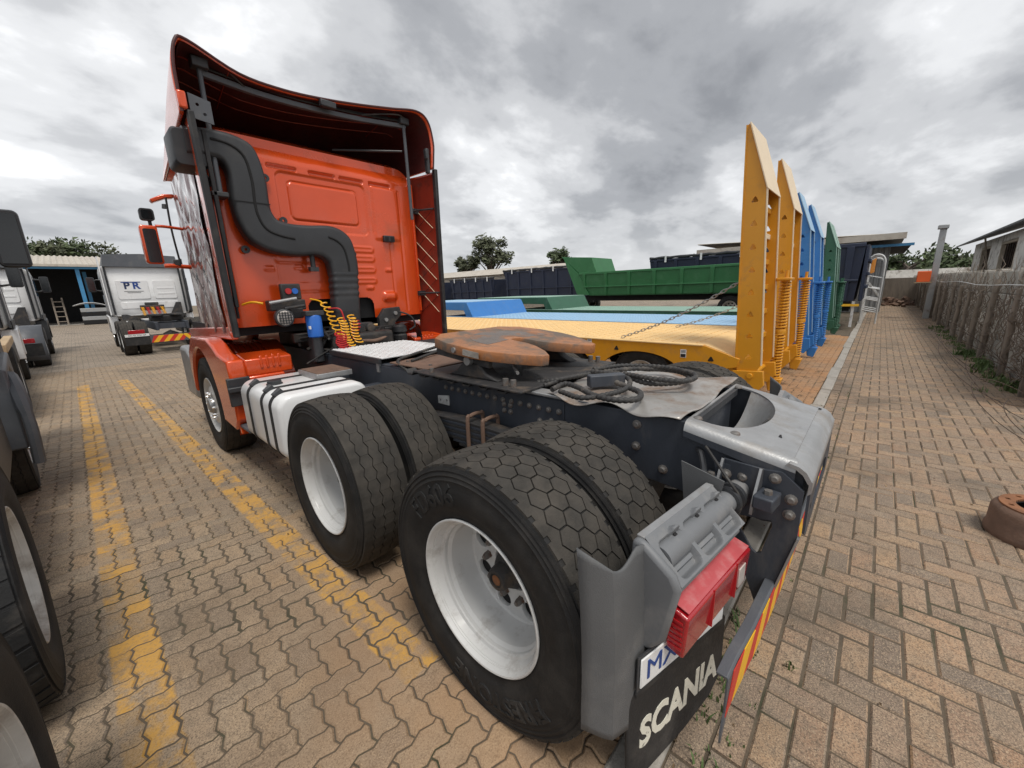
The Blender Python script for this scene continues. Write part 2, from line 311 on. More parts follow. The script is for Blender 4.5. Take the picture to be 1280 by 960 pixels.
# ------------------------------------------------------------------ ground, paving
def paving_mat(name, cols, stripes=False, dusty=False, tex=None):
    m = bpy.data.materials.new(name); m.use_nodes = True; MATS[name] = m
    nt = m.node_tree; N = nt.nodes; L = nt.links; B = N['Principled BSDF']
    def n(t, **k):
        o = N.new(t)
        for a, b in k.items(): setattr(o, a, b)
        return o
    def M(op, a, b=None, c=None):
        o = n('ShaderNodeMath', operation=op)
        for i, v in enumerate((a, b, c)):
            if v is None: continue
            if isinstance(v, (int, float)): o.inputs[i].default_value = v
            else: L.new(v, o.inputs[i])
        return o.outputs[0]
    def MR(v, a, b, c=0.0, d=1.0):
        o = n('ShaderNodeMapRange'); L.new(v, o.inputs[0])
        for i, k in enumerate((a, b, c, d)): o.inputs[i+1].default_value = k
        return o.outputs[0]
    def MIX(f, a, b, mode='MIX'):
        o = n('ShaderNodeMix', data_type='RGBA', blend_type=mode)
        if isinstance(f, float): o.inputs[0].default_value = f
        else: L.new(f, o.inputs[0])
        for i, v in ((6, a), (7, b)):
            if isinstance(v, tuple): o.inputs[i].default_value = (*v, 1)
            else: L.new(v, o.inputs[i])
        return o.outputs[2]
    g = n('ShaderNodeNewGeometry'); oi = n('ShaderNodeObjectInfo'); pos = g.outputs['Position']
    def noise(sc, det=5, rg=.6):
        o = n('ShaderNodeTexNoise'); L.new(pos, o.inputs['Vector']); o.inputs['Scale'].default_value = sc; o.inputs['Detail'].default_value = det; o.inputs['Roughness'].default_value = rg; return o.outputs['Fac']
    if tex:
        br = n('ShaderNodeTexBrick'); L.new(pos, br.inputs['Vector']); br.inputs['Scale'].default_value = 1; br.inputs['Brick Width'].default_value = .225; br.inputs['Row Height'].default_value = .1125
        br.inputs['Mortar Size'].default_value = .006; br.inputs['Color1'].default_value = (0, 0, 0, 1); br.inputs['Color2'].default_value = (1, 1, 1, 1); br.inputs['Mortar'].default_value = (.5, .5, .5, 1)
        sp = n('ShaderNodeSeparateColor'); L.new(br.outputs['Color'], sp.inputs[0]); rnd = sp.outputs[0]
    else:
        rnd = M('FRACT', M('ADD', g.outputs['Random Per Island'], M('MULTIPLY', oi.outputs['Random'], 7.31)))
    cr = n('ShaderNodeValToRGB'); L.new(rnd, cr.inputs[0]); e = cr.color_ramp.elements
    e[0].color = (*cols[0], 1); e[1].color = (*cols[-1], 1); e[0].position = 0; e[1].position = 1
    for i, c in enumerate(cols[1:-1]):
        k = e.new((i+1)/(len(cols)-1)); k.color = (*c, 1)
    c = cr.outputs[0]
    # blotches, speckle
    c = MIX(MR(noise(1.1, 4), .42, .66, 0, .45), c, (.17, .14, .108))
    c = MIX(MR(noise(9, 6, .7), .45, .72, 0, .5), c, (.33, .275, .21))
    c = MIX(MR(noise(26, 4, .6), .50, .68, 0, .45), c, (.09, .078, .063))
    c = MIX(MR(noise(150, 3, .6), .47, .62, 0, .7), c, (.085, .068, .052))
    c = MIX(MR(noise(205, 3, .6), .53, .66, 0, .7), c, (.54, .41, .28))
    c = MIX(MR(noise(.55, 6, .65), .56, .66, 0, .45), c, (.075, .064, .052))
    sx = n('ShaderNodeSeparateXYZ'); L.new(pos, sx.inputs[0]); X, Y = sx.outputs[0], sx.outputs[1]
    if dusty:
        d = M('MULTIPLY', MR(X, 2.2, 4.0), MR(Y, 9.0, 1.0))
        d = M('MULTIPLY', d, MR(noise(1.6, 5), .3, .6, .35, .95))
        c = MIX(d, c, (.40, .215, .105))
        # red earth carried in under the truck's rear wheels
        d2 = M('MULTIPLY', M('MULTIPLY', MR(Y, 2.3, .3), MR(X, -2.2, -1.3)), MR(X, 2.4, 1.2))
        c = MIX(M('MULTIPLY', d2, MR(noise(2.2, 5), .32, .6, .25, .7)), c, (.42, .26, .145))
        # moss speckles by the kerb
        ms = M('MULTIPLY', M('MULTIPLY', MR(X, 2.6, 3.2), MR(X, 9.5, 7)), MR(noise(7, 6, .75), .54, .62, 0, .8))
        c = MIX(M('MULTIPLY', ms, MR(Y, 1.8, .6)), c, (.045, .045, .03))
    if stripes:
        wear = M('MULTIPLY', MR(noise(5.5, 7, .7), .40, .54), MR(noise(60, 4, .7), .30, .50, .35, 1))
        wear = M('MULTIPLY', wear, MR(rnd, .12, .3, .25, 1))
        msk = None
        for x0, sl, y0, w, ya, yb in ((-2.135, -.006, 1.0, .085, .6, 10.9), (-1.33, -.0294, 1.45, .085, .3, 10.9)):
            cx = M('ADD', M('MULTIPLY', M('SUBTRACT', Y, y0), sl), x0)
            dx = M('ADD', M('ABSOLUTE', M('SUBTRACT', X, cx)), M('MULTIPLY', M('SUBTRACT', noise(35, 3), .5), .03))
            a = M('MULTIPLY', MR(dx, w+.008, w-.004), M('MULTIPLY', M('GREATER_THAN', Y, ya), M('LESS_THAN', Y, yb)))
            msk = a if msk is None else M('MAXIMUM', msk, a)
        c = MIX(M('MULTIPLY', M('MULTIPLY', msk, wear), .85), c, (.60, .33, .07))
    if tex: c = MIX(br.outputs['Fac'], c, (.08, .068, .054))
    L.new(c, B.inputs['Base Color']); B.inputs['Specular IOR Level'].default_value = .35
    L.new(MR(noise(14, 4), .2, .8, .68, .92), B.inputs['Roughness'])
    bp = n('ShaderNodeBump'); bp.inputs['Strength'].default_value = .55; bp.inputs['Distance'].default_value = .004
    L.new(M('ADD', M('MULTIPLY', noise(190, 3, .7), .6), noise(22, 4)), bp.inputs['Height']); L.new(bp.outputs[0], B.inputs['Normal'])
    return m
paving_mat('yard_pav', [(.31, .235, .165), (.38, .285, .195), (.24, .19, .145), (.43, .315, .205), (.31, .25, .185), (.40, .275, .165), (.26, .205, .15)], stripes=True, dusty=True)
paving_mat('path_pav', [(.35, .22, .14), (.25, .185, .14), (.41, .265, .165), (.185, .145, .115), (.37, .255, .17), (.28, .205, .15), (.43, .28, .165), (.21, .165, .13), (.36, .22, .135)])
paving_mat('yard_far', [(.33, .275, .22), (.37, .31, .25), (.30, .255, .21), (.38, .305, .235)], tex=True)
mat('joint_sand', (.115, .09, .064), .95, 0, .3, 5, bump=.6, bs=80, dirt=(.045, .05, .025), ds=2.0, dlo=.52, dhi=.66)

g = obj('ground', MB().grid(1, 1, lambda u, v: (-150+300*u, -120+300*v, -.09)), 'dirt_ground', fix=False); tag(g, kind='structure')
def herring(x0, x1, y0, y1, c, wave, gap, mname, root, pname, prefer, chamf=.006, keepout=None):
    """90 degree herringbone of 2c x c pavers; each outline follows the shared wavy joints"""
    def outline(i, j, di, dj):
        # walk round the cell-edge loop of the paver, points displaced by the wave
        pts = []
        fr = (0, .25, .75) if wave else (0,)
        def wv(t): return wave*math.sin(2*math.pi*t)
        nx, ny = di, dj
        for k in range(nx):
            for t in fr: pts.append((k+t, 0+wv(t)/c))
        for k in range(ny):
            for t in fr: pts.append((nx-wv(t)/c, k+t))
        for k in range(nx):
            for t in fr: pts.append((nx-k-t, ny-wv(t)/c))
        for k in range(ny):
            for t in fr: pts.append((0+wv(t)/c, ny-k-t))
        pts = [(x*c, y*c) for x, y in pts]; cx, cy = nx*c/2, ny*c/2
        return [(x-cx, y-cy) for x, y in pts]
    def inset(pts, d):
        n = len(pts); out = []
        for k in range(n):
            a, b, e = np.array(pts[k-1]), np.array(pts[k]), np.array(pts[(k+1) % n])
            t1 = (b-a)/np.linalg.norm(b-a); t2 = (e-b)/np.linalg.norm(e-b)
            nn = np.array([-(t1[1]+t2[1]), t1[0]+t2[0]]); nn /= np.linalg.norm(nn); s = d/max(.5, abs(nn@np.array([-t1[1], t1[0]])))
            out.append(tuple(b+nn*s))
        return out
    protos = []
    for di, dj in ((2, 1), (1, 2), (1, 1)):
        o = outline(0, 0, di, dj); a = inset(o, gap); b = inset(o, gap+chamf); n = len(o)
        vs = [(x, y, 0) for x, y in b]+[(x, y, -.006) for x, y in a]+[(x, y, -.032) for x, y in inset(o, gap*.9)]
        fs = [tuple(range(n))]+[(n*r+k, n*(r+1)+k, n*(r+1)+(k+1) % n, n*r+(k+1) % n) for r in (0, 1) for k in range(n)]
        protos.append((vs, fs))
    items = []
    for j in range(math.floor(y0/c)-1, math.ceil(y1/c)+1):
        for i in range(math.floor(x0/c)-1, math.ceil(x1/c)+1):
            t = (i+j) % 4
            if t not in (0, 2): continue
            k = 0 if t == 0 else 1; w, h = ((2, 1), (1, 2))[k]
            cx, cy = (i+w/2)*c, (j+h/2)*c
            if cx-w*c/2 < x0-1e-4 and cx < x0: continue
            if not (x0 <= cx <= x1 and y0+.35*c <= cy-h*c/2+.5*c and cy+h*c/2-.5*c <= y1-.35*c): continue
            if keepout and keepout(cx, cy): continue
            items.append((cx, cy, k))
    # half pavers close the gaps along the borders
    cov = set()
    for cx, cy, k in items:
        w, h = ((2, 1), (1, 2))[k]; i0, j0 = round(cx/c-w/2), round(cy/c-h/2)
        for a in range(w):
            for b in range(h): cov.add((i0+a, j0+b))
    for j in range(math.ceil(y0/c-.36), math.floor(y1/c-1+.36)+1):
        for i in range(math.ceil(x0/c), math.floor(x1/c)-1):
            if (i, j) not in cov: items.append(((i+.5)*c, (j+.5)*c, 2))
    P = np.array([(a, b, 0) for a, b, k in items]); q = pix(P)
    vis = (q[:, 2] > .2) & (q[:, 0] > -30) & (q[:, 0] < 1310) & (q[:, 1] > 0) & (q[:, 1] < 990)
    d = np.linalg.norm(P-np.array(CP), axis=1); area = np.where(vis, 1.62/d**3, 0)*np.array([0 if prefer and prefer(a, b) else 1 for a, b, k in items])
    top = set(np.argsort(-area)[:300].tolist())
    ms = []
    for vs, fs in protos:
        mb = MB(); mb.add(vs, fs); ms.append(mesh_of(mb, mname, 30, pname))
    mb = MB()
    base = WL[root.name]
    for n_, (cx, cy, k) in enumerate(items):
        zj = random.uniform(-.002, .002); tx, ty = random.gauss(0, .008), random.gauss(0, .008)
        sag = .002*math.sin(cx*1.3+1)*math.sin(cy*1.1)+.0015*math.sin(cx*3.1+cy*2.3)
        z = zj+sag
        if n_ in top:
            o = bpy.data.objects.new(pname, ms[k]); COL.objects.link(o); o.parent = root; o.location = Vector((cx, cy, z))-base; o.rotation_euler = (tx, ty, random.gauss(0, .006))
        else:
            vs, fs = protos[k]
            mb.add([(cx+x, cy+y, z+zz+x*-ty+y*tx) for x, y, zz in vs], fs)
    v = np.array(mb.v); me = mesh_of(mb, mname, 30, pname+'_field')
    o = bpy.data.objects.new(pname+'_field', me); COL.objects.link(o); o.parent = root; o.location = -base; o['kind'] = 'stuff'
    return len(items)
yard = obj('paved_yard', MB().grid(60, 90, lambda u, v: (-9+36*u, -.47+26.47*v, -.0062)), 'joint_sand', fix=False); tag(yard, kind='structure')
# under the trucks the paving is hidden: those pavers stay in the joined field
herring(-5.4, 13.0, -.46, 14.0, .098, .0085, .0031, 'yard_pav', yard, 'paver', lambda x, y: (-1.15 < x < 2.6 and y > -.2) or x < -2.6)
yf = obj('far_paving', MB().grid(1, 1, lambda u, v: (-40+80*u, 14.0+50*v, -.006)), 'yard_far', fix=False); tag(yf, kind='structure')
yr = obj('trailer_park_paving', MB().grid(1, 1, lambda u, v: (13.0+27*u, -.47+14.6*v, -.007)), 'yard_far', fix=False); tag(yr, kind='structure')
path = obj('brick_path', MB().grid(40, 6, lambda u, v: (-3.2+38*u, -2.75+2.15*v, -.0062)), 'joint_sand', fix=False); tag(path, kind='structure')
herring(-3.0, 34.0, -2.72, -.83, .105, 0, .0036, 'path_pav', path, 'brick', lambda x, y: x < -1.0)
# two courses of stretchers between the path's herringbone and the kerb
def edge_courses():
    bm_ = MB(); n = 0
    vs0 = None
    for r, yy in enumerate((-.683, -.788)):
        x = -3.0+(.105 if r else 0)
        while x < 34:
            b = MB().box((-.1015, -.049, -.032), (.102, .0495, 0)); c = (x+.105, yy, random.uniform(-.002, .002))
            bm_.add([(p[0]*(.975 if p[2] > -.01 else 1)+c[0], p[1]*(.93 if p[2] > -.01 else 1)+c[1], p[2]+c[2]) for p in b.v], b.f); x += .2105
    o = obj('edge_brick_field', bm_, 'path_pav', path, fix=False, smooth=0, kind='stuff')
edge_courses()
# kerb of flush concrete lengths
kerb = thing('kerb', (0, -.53, 0), 'row of flush weathered concrete kerb lengths between yard and brick path', 'kerb')
kx = -2.6; kn = 0
while kx < 24:
    k = MB().box((kx+.006, -.628+random.uniform(-.006, .004), -.09), (kx+.994, -.485+random.uniform(-.02, .01), .010+random.uniform(-.008, .006)))
    obj('kerb_stone', k, 'concrete', kerb, bevel=.012); kx += 1.0
# weeds along the wall foot and at the rear of the truck
def tuft(mb, x, y, n, h, spread):
    for _ in range(n):
        a = random.uniform(0, 6.28); r = random.uniform(0, spread); px, py = x+r*math.cos(a), y+r*math.sin(a)
        b = random.uniform(0, 6.28); l = h*random.uniform(.4, 1); w = l*.09+.002; lean = random.uniform(.1, .9)*l
        dx, dy = math.cos(b), math.sin(b)
        mb.add([(px-dy*w, py+dx*w, -.01), (px+dy*w, py-dx*w, -.01), (px+dx*lean*.4+dy*w*.7, py+dy*lean*.4-dx*w*.7, l*.6), (px+dx*lean*.4-dy*w*.7, py+dy*lean*.4+dx*w*.7, l*.6), (px+dx*lean, py+dy*lean, l)], [(0, 1, 2, 3), (3, 2, 4)])
gm = MB()
for k in range(150):
    x = random.uniform(6.4, 17); tuft(gm, x, -2.60+abs(random.gauss(0, .12)), 14, random.uniform(.03, .13)*(1.3 if 6.5 < x < 11 else .7), .10)
for k in range(26): tuft(gm, random.gauss(-.42, .16), random.gauss(-.70, .05), 7, random.uniform(.02, .06), .05)
for k in range(60): tuft(gm, random.uniform(-1, 6), random.choice((-.604, -.715, -.82))+random.gauss(0, .006), 5, random.uniform(.008, .022), .02)
lt = MB()
for k in range(520):
    if k < 200: x, y = random.uniform(3, 18), -2.45+abs(random.gauss(0, .22))
    elif k < 330: x, y = random.uniform(-1, 12), random.choice((-.63, -.74, -.84))+random.gauss(0, .03)
    else: x, y = random.uniform(-2.4, 6), random.choice((random.uniform(-2.4, -.7), random.uniform(-.3, 5)))
    s = random.uniform(.004, .012)*(1.6 if k < 200 else 1); a = random.uniform(0, 6.28); dx, dy = s*math.cos(a), s*math.sin(a); w = random.uniform(.3, .6)
    lt.add([(x-dx, y-dy, .004), (x+dy*w, y-dx*w, .006+s*.5), (x+dx, y+dy, .004+s*.4), (x-dy*w, y+dx*w, .005)], [(0, 1, 2, 3)])
lo = obj('leaf_litter', lt, 'litter', fix=False, smooth=0); tag(lo, 'dry leaves and grit scattered over the paving', 'litter', kind='stuff')
gr = obj('weeds', gm, 'grass', fix=False, smooth=0); tag(gr, 'green grass and weeds growing along the foot of the old wall', 'grass', kind='stuff')
# ------------------------------------------------------------------ wheels
TR = .532
def tread_ring(poly, depth=.011, R=TR, crown=.012, half=.135):
    """one tread block: outline (s along circumference, t across) on the tyre's crown"""
    def P(s, t, dr):
        r = R-crown*(t/half)**2-dr; a = s/R
        return (t, r*math.cos(a), r*math.sin(a))
    n = len(poly); cs = sum(p[0] for p in poly)/n; ct = sum(p[1] for p in poly)/n
    top = [P(cs+(s-cs)*.975, ct+(t-ct)*.975, 0) for s, t in poly]; bot = [P(s, t, depth) for s, t in poly]
    return top+bot, [tuple(range(n))]+[(k, n+k, n+(k+1) % n, (k+1) % n) for k in range(n)]
def tyre_meshes(style):
    """tyre lying on the X axis, outer face towards -X; returns carcass, tread (both centred on the hub)"""
    w = .155; ca = MB()
    R = TR-.010
    prof = [(.292, -.118), (.300, -.128), (.318, -.136), (.335, -.1385), (.342, -.143), (.36, -.1495), (.40, -.156), (.43, -.1545), (.455, -.150), (.462, -.1525), (.466, -.1500), (.474, -.1475), (.480, -.1505), (.486, -.147), (.494, -.1440), (.498, -.1475), (.506, -.1445), (R-.018, -.139), (R-.008, -.135), (R-.002, -.10), (R, 0)]
    full = prof+[(r, -a) for r, a in prof[-2::-1]]
    ca.lathe([(r, a) for r, a in full], (0, 0, 0), 'x', 96)
    tr = MB(); C = 2*math.pi*TR
    if style == 'wave':     # worn ribs parted by zigzag grooves, the inner ribs cut by short sipes
        npitch = 48; pt = C/npitch; gs = [-.137, -.088, -.030, .030, .088, .137]
        for k in range(npitch):
            a, s0, b = (k-.5)*pt, k*pt, (k+.5)*pt
            for r in range(5):
                lo, hi = gs[r], gs[r+1]
                def ed_(t, s, edge):
                    if abs(t) > .13: return t
                    z = .0065*(1 if s == s0 else -1)*(1 if abs(t) < .05 else -1)
                    return t+z+edge*.0026
                cut = .0011 if 0 < r < 4 and (k+r) % 2 else 0
                poly = [(a+cut, ed_(lo, a, 1)), (s0, ed_(lo, s0, 1)), (b, ed_(lo, b, 1)), (b, ed_(hi, b, -1)), (s0, ed_(hi, s0, -1)), (a+cut, ed_(hi, a, -1))]
                def P2(s, t, dr): rr = TR-.012*(t/.135)**2-dr; return (t, rr*math.cos(s/TR), rr*math.sin(s/TR))
                tr.add([P2(s, t, 0) for s, t in poly]+[P2(s, t, .012) for s, t in poly], [tuple(range(6))]+[(i, 6+i, 6+(i+1) % 6, (i+1) % 6) for i in range(6)])
                if 0 < r < 4:   # sipe tick
                    cm = (lo+hi)/2; tr.add([P2(s0-.010, cm-.012, -.0006), (P2(s0-.008, cm-.012, -.0006)), P2(s0+.010, cm+.012, -.0006), P2(s0+.008, cm+.012, -.0006)], [(0, 1, 2, 3)]) if False else None
    elif style in ('hex',):
        npitch = 44 if style == 'hex' else 50; pt = C/npitch; g = .0024 if style == 'hex' else .0017
        cw = .058 if style == 'hex' else .052
        for k in range(npitch):
            for col in (-1, 0, 1):
                s0 = (k+(.5 if col else 0))*pt; t0 = col*cw
                hs = pt*.5-g; h_, H_ = cw*.31-g*.4, cw*.69-g
                poly = [(s0-hs, t0-h_), (s0, t0-H_), (s0+hs, t0-h_), (s0+hs, t0+h_), (s0, t0+H_), (s0-hs, t0+h_)]
                tr.add(*tread_ring(poly, .009 if style == 'hex' else .006))
            for sgn in (-1, 1):     # shoulder rib with a square notch at its outer edge
                s0 = k*pt; ti = 1.5*cw+.003; to = .1365
                nt_ = .0155; a, b = s0-pt/2, s0+pt/2; m0, m1 = s0-pt*.14, s0+pt*.14
                poly = [(a+.0006, ti+.004), (s0, ti-.003), (b-.0006, ti+.004), (b-.0006, to), (m1, to), (m1, to-nt_), (m0, to-nt_), (m0, to), (a+.0006, to)]
                # split in two convex pieces plus bridge so that the notch stays open
                for pl in ([(a, cw*1.69+g), (s0, cw*1.31+g), (b, cw*1.69+g), (b, to-nt_), (a, to-nt_)], [(a, to-nt_), (m0, to-nt_), (m0, to), (a, to)], [(m1, to-nt_), (b, to-nt_), (b, to), (m1, to)]):
                    n = len(pl)
                    def P(s, t, dr):
                        t *= sgn; r = TR-.012*(t/.135)**2-dr; aa = s/TR; return (t, r*math.cos(aa), r*math.sin(aa))
                    tr.add([P(s, t, 0) for s, t in pl]+[P(s, t, .014) for s, t in pl], [tuple(range(n))]+[(i, n+i, n+(i+1) % n, (i+1) % n) for i in range(n)])
    else:   # coarse lugs
        npitch = 40; pt = C/npitch
        for k in range(npitch):
            for sgn in (-1, 1):
                s0 = (k+(.5 if sgn > 0 else 0))*pt; gg = pt*.10
                for pl in ([(-.5, .078), (.5, .078), (.5, .137), (-.5, .137)], [(-.5, .008), (.5, .008), (.5, .068), (-.5, .068)]):
                    poly = [(s0+u*(pt-2*gg)+(t-.07)*.16, sgn*t) for u, t in pl]
                    tr.add(*tread_ring(poly, .016))
    for mbx in (ca, tr):    # the tyre's contact patch is pressed flat
        mbx.v = [(x, y, max(z, -.507)) for x, y, z in mbx.v]
    return ca, tr
def rim_dual():
    """deep dish: the outer wheel of a pair seen from outside (-X)"""
    mb = MB().lathe([(.288, -.118), (.298, -.126), (.3045, -.132), (.3055, -.138), (.3015, -.141), (.296, -.139), (.288, -.122), (.286, -.1205), (.2845, -.1140), (.2825, -.113), (.272, -.086), (.262, -.080), (.259, -.074), (.2585, -.060), (.249, -.045), (.248, -.03), (.247, 0), (.244, .045), (.239, .066), (.231, .076)], (0, 0, 0), 'x', 96)
    return mb
def rim_disc():
    holes = [circ(.188*math.cos(a), .188*math.sin(a), .039, 24) for a in [2*math.pi*k/8+math.radians(18) for k in range(8)]]
    mb = plate(circ(0, 0, .234, 72), holes+[circ(0, 0, .098, 32)], 'x', .084, .016, .003)
    return mb
def rim_barrel_back(): return MB().lathe([(.236, .095), (.24, .122), (.262, .128), (.27, .14)], (0, 0, 0), 'x', 48)
def hub_mesh():
    mb = MB().lathe([(.0, -.010), (.028, -.010), (.030, -.016), (.042, -.014), (.048, -.004), (.054, .035), (.066, .045), (.076, .06), (.082, .092), (.097, .096), (.097, .14), (0, .14)], (0, 0, 0), 'x', 40); return mb
def nut_mesh(): return MB().lathe([(0, .038), (.010, .038), (.0125, .043), (.0160, .052), (.0160, .072), (.021, .074), (.021, .082)], (0, 0, 0), 'x', 6)
def front_rim():
    return MB().lathe([(.288, -.118), (.298, -.126), (.304, -.138), (.299, -.141), (.288, -.130), (.272, -.105), (.262, -.075), (.235, -.066), (.215, -.085), (.205, -.120), (.160, -.130), (.100, -.128)], (0, 0, 0), 'x', 80)
def front_hub():
    return MB().lathe([(0, -.175), (.05, -.175), (.075, -.168), (.085, -.15), (.09, -.128), (.11, -.126)], (0, 0, 0), 'x', 40)
LIB = {}
def lib(name, mb, m, smooth=35):
    if name not in LIB: LIB[name] = mesh_of(mb() if callable(mb) else mb, m, smooth, name); recalc(LIB[name])
    return LIB[name]
def recalc(me):
    bm = bmesh.new(); bm.from_mesh(me); bmesh.ops.recalc_face_normals(bm, faces=bm.faces[:]); bm.to_mesh(me); bm.free()
def link(name, me, parent, loc=(0, 0, 0), rz=0):
    o = bpy.data.objects.new(name, me); COL.objects.link(o); o.parent = parent; o.location = loc
    if rz: o.rotation_euler[2] = rz
    return o
def wheel(parent, x, y, z=.505, outward=-1, kind='dual_outer', style='hex', spin=0.0, tm='tyre', trm='tyre_tread', rimm='white_rim', detail=True):
    """wheel (the rim is the part) > tyre, tread, disc, hub, nut; outward = -1 faces -X"""
    rz = 0 if outward < 0 else math.pi
    if style+tm not in LIB:
        a, b = tyre_meshes(style); LIB[style+tm] = mesh_of(a, tm, 40, 'tyre'); LIB[style+tm+'T'] = mesh_of(b, trm, 25, 'tread'); recalc(LIB[style+tm])
    front = kind == 'front'
    rm = lib(('rim_front' if front else 'rim')+rimm, front_rim if front else rim_dual, rimm, 22)
    if kind == 'dual_inner': rz += math.pi
    w = link('wheel', rm, parent, Vector((x, y, z))-WL[parent.name], rz)
    link('tyre', LIB[style+tm], w); t = link('tread', LIB[style+tm+'T'], w)
    if kind == 'dual_outer':
        link('disc', lib('disc'+rimm, rim_disc, rimm), w).rotation_euler[0] = spin
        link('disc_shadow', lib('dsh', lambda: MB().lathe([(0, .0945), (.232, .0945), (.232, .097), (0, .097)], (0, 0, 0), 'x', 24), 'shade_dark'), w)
        link('rim_back', lib('rback', rim_barrel_back, 'rim_dirty'), w)
        if detail:
            link('hub', lib('hub', hub_mesh, 'cast_dark'), w, (-.012, 0, 0)); link('hub_cap', lib('hubcap', lambda: MB().lathe([(0, -.0265), (.016, -.0265), (.022, -.024)], (0, 0, 0), 'x', 20), 'rust'), w)
            for k in range(10):
                a = 2*math.pi*k/10+spin; link('nut', lib('nut', nut_mesh, 'bolt', 20), w, (0, .138*math.cos(a), .138*math.sin(a)))
    if front:
        link('hub', lib('fhub', front_hub, 'steel_galv'), w)
        if detail:
            for k in range(10):
                a = 2*math.pi*k/10; n = link('nut', lib('nut_chrome', nut_mesh, 'chrome', 20), w, (-.205, .137*math.cos(a), .137*math.sin(a)))
            for k in range(10):
                a = 2*math.pi*(k+.5)/10; link('vent_hole', lib('vhole', lambda: MB().lathe([(0, -.1335), (.022, -.1335), (.022, -.11)], (0, 0, 0), 'x', 14), 'shade_dark'), w, (.012, .178*math.cos(a), .178*math.sin(a)))
    return w
def arc_text(body, size, rad, ang, depth, x, flip=False):
    """letters bent round a tyre's side; ang = middle of the word, measured in the Y-Z plane as seen from -X"""
    mb = text2d(body, size, depth, .0022); out = []
    for u, v, w in mb.v:
        # seen from -X, right is -Y: letters run clockwise
        a = ang-u/rad if not flip else ang+u/rad; r = rad+v if not flip else rad-v
        out.append((-float(np.interp(r, [.33, .342, .36, .40, .43, .455], [.1385, .143, .1495, .156, .1545, .150]))-.0005-(w if w > 0 else -.002), -r*math.cos(a), r*math.sin(a)))
    mb.v = out; return mb
# ------------------------------------------------------------------ the orange truck tractor
T = thing('truck_tractor', (0, 1.7, 0), 'orange six wheel truck tractor with black air duct and bare rear chassis', 'truck')
def part(name, mb, m, par=None, **k): return obj(name, mb, m, par if par is not None else T, **k)
# wheels
YM, YF = 1.367, 4.254
for y, st, sp in ((0, 'hex', 0), (YM, 'wave', .3)):
    w = wheel(T, -1.082, y, style=st, spin=sp); wheel(T, -.735, y, kind='dual_inner', style=st)
    if y == 0:
        link('tyre_lettering', mesh_of(arc_text('FD606', .118, .402, math.radians(122), .008, -.1545), 'tyre_new', 0), w)
        link('tyre_lettering', mesh_of(arc_text('FIRESTONE', .105, .404, math.radians(-72), .008, -.1545), 'tyre_new', 0), w)
    wheel(T, 1.082, y, outward=1, style=st); wheel(T, .735, y, outward=1, kind='dual_inner', style=st)
wheel(T, -1.065, YF, kind='front', style='wave'); wheel(T, 1.065, YF, outward=1, kind='front', style='wave')
part('axle', MB().cyl((-.95, 0, .505), (.95, 0, .505), .075, 16).lathe([(.09, -.2), (.19, -.12), (.21, 0), (.19, .12), (.09, .2)], (0, 0, .505), 'x', 24), 'grease_black')
part('axle', MB().cyl((-.95, YM, .505), (.95, YM, .505), .075, 16).lathe([(.09, -.2), (.19, -.12), (.21, 0), (.19, .12), (.09, .2)], (0, YM, .505), 'x', 24), 'grease_black')
part('front_axle', MB().box((-.95, YF-.05, .40), (.95, YF+.05, .5)), 'grease_black', bevel=.01)
for sx in (-1, 1):
    for y in (0, YM): part('brake_drum', MB().lathe([(.10, -.02), (.205, -.02), (.205, .16), (.10, .16)], (sx*.50-.07, y, .505), 'x', 32), 'rust_brown')
# chassis rails (C section), tail slopes down
def rail(sx):
    pr = [(5.75, .76), (5.75, 1.06), (-.45, 1.06), (-.60, 1.035), (-.835, .975), (-.86, .94), (-.86, .74), (-.75, .72), (-.2, .76)]
    r = part('chassis_rail', MB().prism(pr, 'x', sx*.375, sx*.39), 'frame_grey', bevel=.004)
    part('rail_flange', MB().box((min(sx*.376, sx*.305), -.45, 1.047), (max(sx*.376, sx*.305), 5.7, 1.059)), 'frame_grey', r)
    part('rail_flange', MB().box((min(sx*.376, sx*.305), -.45, .762), (max(sx*.376, sx*.305), 5.7, .774)), 'frame_grey', r)
    # outer liner plate with its row of bolts
    l = part('liner_plate', MB().box((min(sx*.391, sx*.398), .17, .80), (max(sx*.391, sx*.398), 3.2, 1.045)), 'frame_grey', r, bevel=.003)
    f = part('liner_flange', MB().box((min(sx*.330, sx*.425), .165, 1.062), (max(sx*.330, sx*.425), .56, 1.078)), 'steel_galv', r, bevel=.004)
    bm_ = lib('bolt_head', lambda: MB().lathe([(0, -.012), (.008, -.012), (.012, -.009), (.0125, -.004), (.017, -.003), (.017, .004)], (0, 0, 0), 'x', 10), 'bolt', 25)
    pos = [(.20+.068*k, .985+.0*k) for k in range(15)]+[(.25, .925), (.33, .91), (.55, .96), (.60, .96), (.55, .92), (.60, .92)]
    for y, z in pos:
        link('bolt', bm_, r, Vector((sx*.400, y, z))-WL[r.name], 0 if sx < 0 else math.pi)
    for y, z in [(-.23, 1.005), (-.23, .90), (-.50, 1.005), (-.60, .985), (-.36, .82), (-.08, .83)]:
        link('bolt', bm_, r, Vector((sx*.391, y, z))-WL[r.name], 0 if sx < 0 else math.pi).scale = (1.3, 1.25, 1.25)
    return r
RL = rail(-1); RR = rail(1)
for y in (.68, 2.3, 3.2): part('cross_member', MB().box((-.374, y-.06, .80), (.374, y+.06, 1.0)), 'frame_grey', bevel=.01)
# holed tab on the rail between the two wheels
part('rail_tab', plate([(1.12, .86), (1.24, .86), (1.24, .915), (1.12, .93)], [circ(1.145, .893, .010, 8), circ(1.215, .887, .010, 8)], 'x', -.405, .008), 'white_metal')
